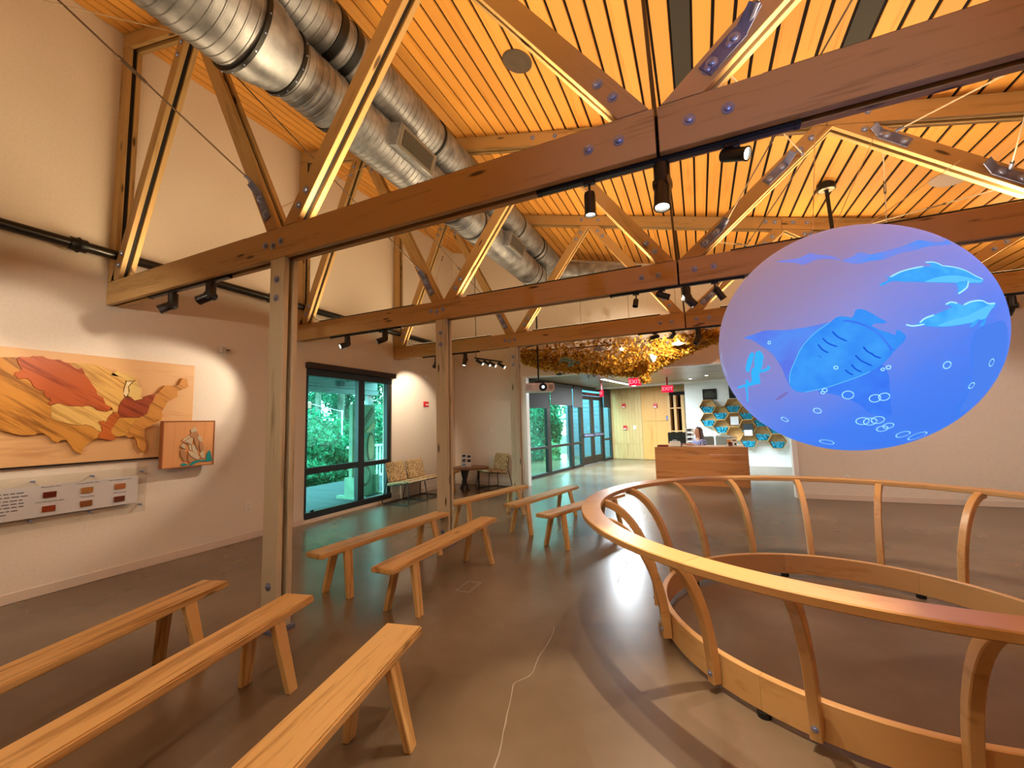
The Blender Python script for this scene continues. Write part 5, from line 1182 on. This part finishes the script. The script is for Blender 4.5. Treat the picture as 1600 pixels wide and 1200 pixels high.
for s in (-1, 1):
    y = face_y(s*.033, 1.245)
    e = MB().lathe([(.001, -.010), (.008, -.006), (.011, 0), (.008, .006), (.001, .010)], 12, PM @ Matrix.Translation((s*.033, y+.004, 1.245))).build('eye', m_eyew, body, smooth=60)
    MB().lathe([(.001, -.003), (.005, -.002), (.0055, 0), (.001, .003)], 10, PM @ Matrix.Translation((s*.033, y-.006, 1.245)) @ Matrix.Rotation(PI/2, 4, 'X')).build('iris', m_iris, e, smooth=60)
    MB().box((s*.034, face_y(s*.034, 1.268)+.001, 1.268), (.036, .008, .006), PM).build('eyebrow', m_hair, body, bevel=.002)
    MB().lathe([(.001, -.028), (.012, -.016), (.015, .005), (.001, .026)], 10, PM @ Matrix.Translation((s*.084, -.01, 1.232))).build('ear', m_skin, body, smooth=60)
y = face_y(0, 1.215)
b = MB().add([(0, y+.004, 1.252), (-.014, y+.006, 1.205), (.014, y+.006, 1.205), (0, y-.022, 1.208), (0, y+.006, 1.198)], [(0, 1, 3), (0, 3, 2), (1, 4, 3), (3, 4, 2), (0, 2, 4, 1)]); b.v = [tuple(PM @ Vector(v)) for v in b.v]
b.build('nose', m_skin, body, smooth=80, bevel=.002)
y = face_y(0, 1.172); MB().box((0, y+.002, 1.172), (.044, .010, .012), PM).build('mouth', m_lip, body, bevel=.004, seg=2)

# ------------------------------------------------------------------ settee, chair and tables by the far corner
def fabric():
    m, nt, b = newmat('dash_fabric'); L = nt.links; tc = N(nt, 'ShaderNodeTexCoord'); mp = N(nt, 'ShaderNodeMapping'); mp.inputs['Scale'].default_value = (38, 20, 20); mp.inputs['Rotation'].default_value = (.4, .5, .3)
    vo = N(nt, 'ShaderNodeTexVoronoi'); vo.inputs['Scale'].default_value = 1; L.new(tc.outputs['Object'], mp.inputs[0]); L.new(mp.outputs[0], vo.inputs['Vector'])
    rp = ramp(nt, [(.26, '#43321f'), (.40, '#b89f74'), (.6, '#c6ae84')]); L.new(vo.outputs['Distance'], rp.inputs[0]); L.new(rp.outputs[0], b.inputs['Base Color']); b.inputs['Roughness'].default_value = .9
    return m
m_fab = fabric()
m_seatw = plain('seat_edge_beige', '#d6c6a4', .8)
def seating(label, x, y, deg, n, group):
    t = thing('settee' if n > 1 else 'lounge_chair', label, 'settee' if n > 1 else 'chair', (x, y, 0), R(deg))
    M = W[t]; w = .64; X0 = -(n-1)*w/2
    for k in range(n):
        cx = X0+k*w
        Mb = M @ Matrix.Translation((cx, .21, .625)) @ Matrix.Rotation(R(-14), 4, 'X')
        MB().box((0, 0, 0), (w-.05, .055, .43), Mb).build('backrest', m_fab, t, bevel=.026, seg=3, M=Mb)
        Ms_ = M @ Matrix.Translation((cx, -.07, .43)) @ Matrix.Rotation(R(-7), 4, 'X')
        MB().box((0, -.288, -.004), (w-.03, .012, .040), Ms_).build('seat_edge', m_seatw, t, bevel=.004)
        MB().box((0, 0, 0), (w-.012, .58, .055), Ms_).build('seat_pad', m_fab, t, bevel=.024, seg=3, M=Ms_)
        MB().box((0, 0, -.035), (w-.05, .50, .02), Ms_).build('seat_pan', m_black, t, bevel=.006)
        for s in (-1, 1):
            MB().tube([M @ Vector((cx+s*.20, .17, .43)), M @ Vector((cx+s*.20, .20, .52)), M @ Vector((cx+s*.20, .265, .78))], .009, 8).build('back_rod', m_black, t, smooth=40)
    for s in (-1, 1):
        xx = s*(n*w/2-.07)
        MB().tube([M @ Vector(p) for p in ((xx, -.30, .40), (xx+s*.06, -.36, .05), (xx+s*.06, -.34, .012), (xx+s*.06, .30, .012), (xx+s*.06, .32, .05), (xx, .24, .50), (xx-s*.02, .30, .80))], .010, 8).build('sled_frame', m_black, t, smooth=40)
    if n > 1: MB().tube([M @ Vector(p) for p in ((0, -.28, .40), (0, -.36, .03), (0, -.34, .012), (0, .30, .012), (0, .30, .03), (0, .20, .40))], .010, 8).build('sled_frame', m_black, t, smooth=40)
    for yy in (-.30, .26): MB().cyl(M @ Vector((-(n*w/2+.0), yy, .014)), M @ Vector((n*w/2+.0, yy, .014)), .009, n=8).build('cross_rod', m_black, t, smooth=40)
    return t
seating('two-seat settee with dash-patterned beige pads on a black rod frame beside the window', -5.72, 7.38, 90, 2, None)
seating('single lounge chair with dash-patterned pads beside the round table at the far wall', -4.70, 9.20, -30, 1, None)
m_walnut = wood('walnut_slab', '#7c4a2a', '#5a3018', axis=0, cross=8, rough=.4); m_tanw = wood('tan_slab', '#b98646', '#99682e', axis=0, cross=8, rough=.45)
def hour_leg(M, h, wt, mat, t):
    pts = [(-wt, 0), (-wt*.6, h*.12), (-wt*.28, h*.45), (-wt*.7, h*.85), (-wt, h), (wt, h), (wt*.7, h*.85), (wt*.28, h*.45), (wt*.6, h*.12), (wt, 0), (wt*.45, 0), (0, h*.3), (-wt*.45, 0)]
    b = MB().prism(pts, -.025, .025); b.v = [tuple(M @ Vector(v)) for v in b.v]; return b.build('leg', mat, t, bevel=.003)
def slab_table(name, label, x, y, r, h, mt, ml, seed):
    t = thing(name, label, 'table', (x, y, 0), 0); rnd = random.Random(seed); pts = []
    for k in range(28):
        a = 2*PI*k/28; rr = r*(1+.07*math.sin(2*a+seed)+.05*math.sin(3*a+1.7*seed)+rnd.uniform(-.015, .015)); pts.append((x+rr*math.cos(a), y+rr*math.sin(a)))
    MB().prism(pts, h-.045, h, 2).build('top', mt, t, bevel=.008)
    for k in range(3):
        a = 2*PI*k/3+seed; M = Matrix.Translation((x+r*.52*math.cos(a), y+r*.52*math.sin(a), 0)) @ Matrix.Rotation(a+PI/2, 4, 'Z'); hour_leg(M, h-.046, r*.28, ml, t)
    return t
slab_table('round_table', 'dark walnut slab table with hourglass legs by the far wall', -5.28, 8.98, .44, .53, m_walnut, plain('dark_leg', '#2e1a10', .5), .6)
slab_table('side_table', 'small tan slab side table half hidden behind the middle post', -5.52, 8.42, .26, .50, m_tanw, m_tanw, 1.3)
bs = thing('brochure_stand', 'white brochure stand with photos on the walnut table', 'brochure stand', (-5.36, 9.0, .53))
M = Matrix.Translation((-5.36, 9.0, .53)) @ Matrix.Rotation(R(32), 4, 'Z')
for k, (x0, z1) in enumerate(((-.12, .31), (.0, .29))):
    c = MB().box((x0+.055, 0, z1/2), (.112, .02, z1), M).build('brochure_card', plain('card%d' % k, '#e8e6ea', .6), bs, bevel=.002)
    for z0, zz, cc in ((z1-.07, z1-.01, '#1c2330'), (z1*.38, z1*.62, ['#55515c', '#2e1f1a'][k]), (.02, z1*.25, ['#8a97b0', '#d8d4d0'][k])):
        MB().box((x0+.055+(.005 if k else 0), -.0115, (z0+zz)/2), (.085, .003, zz-z0), M).build('photo_patch', plain('photo', cc, .6), c)
# ------------------------------------------------------------------ golden leaf canopy with sea creatures
def leaves(n, sampler, size, mat_list, name, parent, label=None):
    vs, fs, mi = [], [], []
    for k in range(n):
        p, outn = sampler()
        s = size*random.uniform(.6, 1.35)
        a = Vector((random.gauss(0, 1), random.gauss(0, 1), random.gauss(0, 1)))
        a = (a+outn*.4).normalized(); b_ = a.orthogonal().normalized(); b_.rotate(Matrix.Rotation(random.random()*6.28, 3, a)); c = a.cross(b_)
        i = len(vs)
        vs += [p-b_*s, p-b_*s*.1+c*s*.42+a*s*.12, p+b_*s, p-b_*s*.1-c*s*.42+a*s*.12]
        fs += [(i, i+1, i+2), (i, i+2, i+3)]; m = random.randrange(len(mat_list)); mi += [m, m]
    me = bpy.data.meshes.new(name); me.from_pydata([tuple(v) for v in vs], [], fs)
    for m in mat_list: me.materials.append(m)
    me.polygons.foreach_set('material_index', mi)
    o = place(name, me, parent); o['kind'] = 'stuff'; return o
def leafmat(name, col, trans=.4, rough=.5):
    m, nt, b = newmat(name); L = nt.links
    b.inputs['Base Color'].default_value = hx(col); b.inputs['Roughness'].default_value = rough
    t = N(nt, 'ShaderNodeBsdfTranslucent'); t.inputs[0].default_value = hx(col); mx = N(nt, 'ShaderNodeMixShader'); mx.inputs[0].default_value = trans
    L.new(b.outputs[0], mx.inputs[1]); L.new(t.outputs[0], mx.inputs[2]); L.new(mx.outputs[0], nt.nodes['Material Output'].inputs[0]); return m
cn = thing('leaf_canopy', 'wide cloud of golden leaves hanging in front of the lobby opening', 'leaf canopy', (-1.6, 8.6, 2.5))
prof = [(-3.75, 3.02, 3.12), (-3.4, 2.86, 3.22), (-2.95, 2.72, 3.3), (-2.4, 2.64, 3.34), (-1.8, 2.54, 3.36), (-1.3, 2.47, 3.36), (-.95, 2.44, 3.32), (-.6, 2.62, 3.24), (-.2, 2.80, 3.18), (.1, 2.93, 3.12), (.42, 3.03, 3.09)]
def csamp():
    while True:
        x = random.uniform(-3.75, .42)
        for (x0, a0, b0), (x1, a1, b1) in zip(prof, prof[1:]):
            if x0 <= x <= x1:
                s = (x-x0)/(x1-x0); lo, hi = a0+(a1-a0)*s, b0+(b1-b0)*s; break
        v = random.uniform(-1, 1); hw = .62*max(.2, 1-((x+1.6)/2.25)**2)**.5
        mid_ = hi-.02; z0 = mid_+(lo-mid_)*math.sqrt(max(0, 1-v*v))
        z = z0+abs(random.gauss(0, .07)); y = 8.55+v*hw
        return Vector((x, y, z+random.gauss(0, .02))), Vector((0, -.3, -1))
lm1 = [leafmat('golden_leaf', '#d6a02a', .45), leafmat('amber_leaf', '#bd8420', .45), leafmat('yellow_leaf', '#e4bc48', .45), leafmat('brown_leaf', '#94681e', .35)]
leaves(10500, csamp, .046, lm1, 'leaf_mass', cn)
def tail():
    s = random.random(); return Vector((-.92+random.gauss(0, .05), 8.25+random.gauss(0, .05), 2.47-.17*s+random.gauss(0, .02))), Vector((0, 0, -1))
leaves(160, tail, .04, lm1, 'leaf_tail', cn)
for x in (-3.2, -2.2, -1.2, -.3): MB().cyl((x, 8.55, 3.25), (x, 8.55, zc(x)), .004, n=6).build('hanging_wire', m_cable, cn)
fr_ = MB().tube([(-1.65+1.9*math.cos(2*PI*k/24), 8.55+.5*math.sin(2*PI*k/24), 3.24) for k in range(24)], .012, 6, closed=True).build('frame_hoop', m_black, cn, smooth=40)
m_turt = noisy('turtle_green', [(.3, '#3f5a4e'), (.7, '#8fa896')], scale=20, rough=.6)
tt = thing('turtle_model', 'small green sea turtle model hanging under the leaf canopy', 'turtle', (-2.32, 7.86, 2.78))
T0 = Matrix.Translation((-2.32, 7.86, 2.80)) @ Matrix.Rotation(R(20), 4, 'Z') @ Matrix.Rotation(R(12), 4, 'Y')
MB().lathe([(.001, -.03), (.09, -.02), (.12, .0), (.10, .035), (.05, .06), (.001, .066)], 20, T0 @ Matrix.Diagonal((1.35, 1, 1, 1))).build('shell', m_turt, tt, smooth=60)
MB().lathe([(.001, -.045), (.03, -.03), (.035, 0), (.025, .035), (.001, .045)], 12, T0 @ Matrix.Translation((.20, 0, .0)) @ Matrix.Rotation(PI/2, 4, 'Y')).build('head', m_turt, tt, smooth=60)
for sx, sy, L_ in ((.09, 1, .20), (.09, -1, .20), (-.12, 1, .11), (-.12, -1, .11)):
    pts = [(0, 0), (L_*.3, sy*L_*.5), (-L_*.1, sy*L_), (-L_*.45, sy*L_*.95), (-L_*.3, sy*L_*.4)]
    b = MB().prism(pts, -.008, .008, 2); b.v = [tuple(T0 @ Matrix.Translation((sx, sy*.07, -.01)) @ Matrix.Rotation(R(-25)*sy, 4, 'X') @ Vector(v)) for v in b.v]; b.build('flipper', m_turt, tt, bevel=.003)
MB().cyl((-2.32, 7.86, 2.86), (-2.32, 8.1, 3.2), .002, n=5).build('thread', m_cablelt, tt)
def fish(label, x, y, z, rz, s, col):
    t = thing('fish_model', label, 'fish', (x, y, z), 0, 'fish models under the leaf canopy'); m = plain('fish_'+col[1:], col, .4)
    M = Matrix.Translation((x, y, z)) @ Matrix.Rotation(rz, 4, 'Z') @ Matrix.Scale(s, 4)
    MB().lathe([(.001, -.5), (.10, -.35), (.17, -.1), (.16, .15), (.08, .4), (.03, .5)], 14, M @ Matrix.Rotation(PI/2, 4, 'Y') @ Matrix.Diagonal((1, .45, 1, 1))).build('body', m, t, smooth=60)
    for pts in ([(.48, 0), (.72, .2), (.64, 0), (.72, -.2)], [(-.1, .15), (.1, .32), (.2, .13)]):
        b = MB().prism(pts, -.012, .012, 1); b.v = [tuple(M @ Vector(v)) for v in b.v]; b.build('fin', m, t)
    MB().cyl((x, y, z+.1*s), (x, y+.15, 3.2), .002, n=5).build('thread', m_cablelt, t)
fish('grey fish model high in the middle of the leaf canopy', -1.72, 7.95, 2.98, .5, .22, '#8a8f8c'); fish('silver fish model right of the canopy middle', -1.28, 7.95, 2.93, 1.2, .2, '#aab0b0')
fish('small dark fish model hanging below the left part of the canopy', -2.55, 8.0, 2.55, .2, .16, '#3a4a48'); fish('brown fish model lowest under the canopy', -1.95, 8.0, 2.45, 1.8, .2, '#5a4636'); fish('pale teal fish model near the bright spotlight', -.28, 7.9, 2.93, .2, .22, '#b8c49a')
sh = thing('shell_model', 'pale seashell model below the bright end of the canopy', 'shell', (-.72, 7.9, 2.66))
MB().lathe([(.001, -.06), (.06, -.04), (.09, .0), (.07, .04), (.03, .07), (.001, .10)], 18, Matrix.Translation((-.74, 7.9, 2.70)) @ Matrix.Rotation(R(70), 4, 'Y')).build('whorl', plain('shell_cream', '#e8d2a8', .4), sh, smooth=60)
MB().cyl((-.74, 7.9, 2.76), (-.74, 8.1, 3.1), .002, n=5).build('thread', m_cablelt, sh)

# ------------------------------------------------------------------ outside: deck, planting, porch, neighbouring siding
ground = struct(MB().bb((-60, -20, -.9), (-4.0, 60, -.55)).build('ground', noisy('forest_floor', [(.3, '#2f4a2c'), (.7, '#54703c')], scale=2, rough=.95)))
struct(MB().bb((-4.0, 19.4, -.9), (30, 60, -.55)).build('ground_back', bpy.data.materials['forest_floor']))
m_deckw = wood('deck_grey', '#465558', '#3a484b', axis=0, long=.6, cross=9, rough=.9, var=.08, spec=.1)
deck = struct(MB().bb((-10.2, 3.4, -.22), (-6.36, 18.2, -.10)).build('deck', plain('deck_frame', '#4a4c48', .8)))
struct(MB().bb((-6.36, 10.42, -.22), (-4.46, 18.2, -.16)).build('deck_base', bpy.data.materials['deck_frame']))
y = 3.4; k = 0
while y < 18.1:
    x1 = -6.36 if y < 10.42 else min(-3.3, -4.52+.158*(y-10.6))
    M = Matrix.Translation(((-10.2+x1)/2, y+.07, -.085))
    if y < 10.42:
        if k == 0: dme = MB().box((0, 0, 0), (x1+10.2, .138, .03)).mesh('deck_plank', m_deckw, bevel=.003)
        place('deck_plank', dme, deck, M); k = 1
    else: place('deck_plank', MB().box((0, 0, 0), (x1+10.2, .138, .03)).mesh('deck_plank', m_deckw), deck, M)
    y += .146
# porch roof edge, post and railing
m_porch = wood('porch_grey', '#93a2a6', '#7b8b90', axis=1, long=.5, cross=8, rough=.6)
po = thing('porch_roof', 'pale grey porch roof edge and post outside the window', 'porch', (-8.6, 7.5, 0))
MB().bb((-8.75, 3.6, 2.62), (-8.60, 9.4, 2.95)).build('fascia', m_porch, po); MB().bb((-8.8, 3.6, 2.48), (-8.55, 9.4, 2.60)).build('beam', m_porch, po, bevel=.004)
MB().bb((-9.0, 3.6, 2.97), (-6.4, 9.4, 3.03)).build('roof_deck', m_porch, po)
for k in range(8): MB().bb((-8.6, 3.9+k*.72, 2.80), (-6.4, 3.96+k*.72, 2.97)).build('rafter', m_porch, po)
MB().bb((-8.74, 9.06, -.07), (-8.62, 9.20, 2.48)).build('post', m_porch, po, bevel=.004)
t = thing('flood_light', 'grey floodlight under the porch roof outside the window', 'light', (-8.5, 7.9, 2.65)); MB().box((-8.5, 7.95, 2.72), (.12, .16, .12)).build('head', plain('flood_grey', '#59636a', .5), t, bevel=.01); MB().cyl((-8.5, 7.95, 2.78), (-8.5, 7.95, 2.97), .015, n=8).build('stem', plain('flood_stem', '#8a949a', .5), t)
rl = thing('deck_railing', 'white picket deck railing seen through the right pane', 'railing', (-9.95, 12.2, 0)); m_rw = plain('rail_white', '#dfe6e6', .6)
for z in (-.07, .92): MB().bb((-10.0, 9.6, z), (-9.93, 15.0, z+.06)).build('rail', m_rw, rl)
pk = MB().bb((-.02, -.02, -.01), (.02, .02, .92)).mesh('picket', m_rw)
for k in range(36): place('picket', pk, rl, Matrix.Translation((-9.965, 9.7+k*.148, 0)))
# carved panel on its stand
cp = thing('carved_panel', 'tall carved green and tan figure panel standing on the deck outside', 'carved panel', (-7.45, 7.62, -.07))
m_cv = noisy('carved_green', [(.3, '#5a7f68'), (.7, '#74987e')], scale=5, rough=.7); m_cv2 = plain('carved_tan', '#a8a07a', .7); m_cv3 = plain('carved_dark', '#4d5a42', .7)
MB().bb((-7.52, 7.28, -.07), (-7.40, 8.02, 2.12)).build('slab', m_cv, cp, bevel=.01)
def oval(cy, cz, ry, rz_, x, mat, nm, n=20, clip=None):
    MB().prism([(cy+ry*math.cos(2*PI*k/n), cz+rz_*math.sin(2*PI*k/n)) for k in range(n)], -7.40, x, 0).build(nm, mat, cp, bevel=.004)
for cy, cz, ry, rz_, m, x in ((7.48, 1.08, .13, .36, m_cv3, -7.385), (7.48, 1.08, .10, .30, m_cv2, -7.375), (7.86, 1.08, .13, .36, m_cv3, -7.385), (7.86, 1.08, .10, .30, m_cv2, -7.375), (7.66, .42, .20, .26, m_cv3, -7.385), (7.66, .42, .14, .18, m_cv, -7.37)): oval(cy, cz, ry, rz_, x, m, 'carved_oval')
for pts, m in (([(7.34, 1.9), (7.62, 1.55), (7.95, 1.95), (7.9, 2.05), (7.62, 1.72), (7.38, 2.02)], m_cv3), ([(7.32, 1.72), (7.55, 1.50), (7.60, 1.46), (7.5, 1.44), (7.32, 1.56)], m_cv2), ([(7.98, 1.72), (7.72, 1.50), (7.68, 1.46), (7.8, 1.44), (7.98, 1.56)], m_cv2), ([(7.5, .75), (7.65, .62), (7.82, .75), (7.65, .70)], m_cv3)):
    MB().prism(pts, -7.40, -7.382, 0).build('carved_stroke', m, cp)
for yy in (7.24, 7.95): MB().bb((-7.85, yy, -.07), (-7.0, yy+.11, .0)).build('foot', m_cv, cp, bevel=.004); MB().bb((-7.60, yy, .0), (-7.30, yy+.11, .42)).build('brace_block', m_cv, cp, bevel=.004)
# neighbouring clapboard wall seen through the lobby doors
sd = thing('clapboard_wall', 'blue-grey clapboard building wall seen through the lobby doors', 'building', (-4, 18.7, 0)); m_sd = wood('clapboard_grey', '#6f8aa2', '#5f7a92', axis=0, rough=.7, var=.05)
MB().bb((-5.75, 18.78, -.5), (-2.4, 18.98, 4.2)).build('sheathing', m_sd, sd)
cb = MB().prism([(0, 0), (0, .19), (-.012, .19), (-.03, 0)], -1.675, 1.675, 0).mesh('clapboard', m_sd)
for k in range(22): place('clapboard', cb, sd, Matrix.Translation((-4.075, 18.78, -.2+k*.185)))
# planting
gm = [leafmat('leaf_green_%d' % i, c, .45) for i, c in enumerate(('#228458', '#35a074', '#13583e', '#5cb488', '#2a9070', '#1a6a48'))]
gm2 = [leafmat('conifer_green_%d' % i, c, .3) for i, c in enumerate(('#1f6f52', '#2a8a68', '#175a45'))]
def blob(c, r):
    c = Vector(c); r = Vector(r)
    def s():
        while True:
            d = Vector((random.gauss(0, 1), random.gauss(0, 1), random.gauss(0, 1))).normalized()
            q = random.uniform(.55, 1.0)**.5; w = 1+.22*math.sin(5*d.x+c.x)+.18*math.sin(6*d.z+2*d.y+c.y)
            p = c+Vector((d.x*r.x, d.y*r.y, d.z*r.z))*q*w
            if p.z > -.55: return p, d
    return s
m_bark = noisy('bark', [(.3, '#3a4238'), (.7, '#6a7468')], scale=8, rough=.9, mapscale=(1, 1, .2))
def shrub(label, c, r, n, size, mats, trunk=None, cat='shrub', name='leafy_shrub'):
    t = thing(name, label, cat, (c[0], c[1], -.55), 0, 'trees and shrubs outside')
    leaves(n, blob(c, r), size, mats, 'foliage', t)
    if trunk: MB().tube([(c[0], c[1], -.6), (c[0]+.1, c[1]+.05, trunk*.5), (c[0]-.05, c[1], trunk)], [.16, .13, .07], 10).build('trunk', m_bark, t, smooth=50)
    else: MB().tube([(c[0], c[1], -.6), (c[0], c[1], c[2])], .04, 8).build('stem', m_bark, t)
shrub('bright fern bank filling the lower left pane', (-11.7, 8.9, .45), (1.2, 1.9, 1.05), 7500, .085, gm); shrub('low green shrub behind the deck edge', (-11.9, 11.4, .25), (1.2, 1.7, .95), 6000, .08, gm)
shrub('rounded green shrub left of the carved panel', (-13.4, 10.9, .9), (1.5, 1.7, 1.3), 6500, .095, gm); shrub('green shrub behind the carved panel', (-12.8, 13.8, .8), (1.5, 1.7, 1.4), 6000, .095, gm)
shrub('tall pale tree at the upper left of the window', (-15.5, 12.4, 4.6), (2.0, 1.6, 2.2), 3200, .13, gm2, 5.0, 'tree', 'tall_tree'); shrub('dark conifer seen between the porch and carved panel', (-17.0, 16.2, 4.9), (2.0, 2.0, 2.6), 3600, .14, gm2, 5.5, 'tree', 'tall_tree')
shrub('bright tree beyond the right pane', (-15.0, 17.8, 3.0), (1.8, 2.0, 2.6), 5000, .12, gm, 3.5, 'tree', 'tall_tree'); shrub('large dark tree far behind the middle of the window', (-20.5, 17.0, 3.6), (2.6, 3.4, 3.4), 5000, .17, gm2, 6.5, 'tree', 'tall_tree')
for (x, y), lab in (((-14.0, 11.9), 'bare dark trunk left of the window middle'), ((-14.6, 13.6), 'bare dark trunk near the window middle'), ((-13.9, 13.0), 'slim bare trunk beside the pale tree')):
    tag(MB().tube([(x, y, -.6), (x+.05, y, 3.0), (x-.08, y, 7.5)], [.14, .12, .08], 10).build('tree_trunk', m_bark, smooth=50), lab, 'tree trunk', 'bare trunks outside the window')
shrub('bright green hedge shrub behind the first lobby pane', (-7.5, 16.6, 1.0), (1.5, 1.6, 1.7), 8000, .085, gm); shrub('bright green shrub behind the second lobby pane', (-6.75, 17.9, 1.0), (1.0, 1.0, 1.7), 6500, .085, gm)
shrub('narrow green shrub against the clapboard corner', (-6.42, 18.6, 1.1), (.5, .5, 1.7), 3500, .085, gm)
shrub('tall green tree rising behind the lobby hedge', (-8.6, 20.5, 3.0), (2.4, 1.8, 3.0), 4000, .13, gm, 3.0, 'tree', 'tall_tree')
shrub('grassy clump at the deck edge below the lobby panes', (-5.9, 16.8, .15), (.5, .6, .5), 900, .10, [leafmat('grass_blade', '#8fb88a', .4)])
ln = thing('hanging_lantern', 'small pink lantern on a white line outside the window', 'lantern', (-10.6, 8.8, 2.3))
MB().box((-10.5, 8.55, 2.25), (.16, .22, .20)).build('body', plain('lantern_pink', '#c98a78', .6), ln, bevel=.02); MB().cyl((-8.75, 5.2, 2.55), (-11.9, 11.2, 2.15), .012, n=6).build('line', m_rw, ln); MB().cyl((-11.9, 11.2, -.56), (-11.9, 11.2, 2.2), .03, n=8).build('line_post', m_rw, ln)
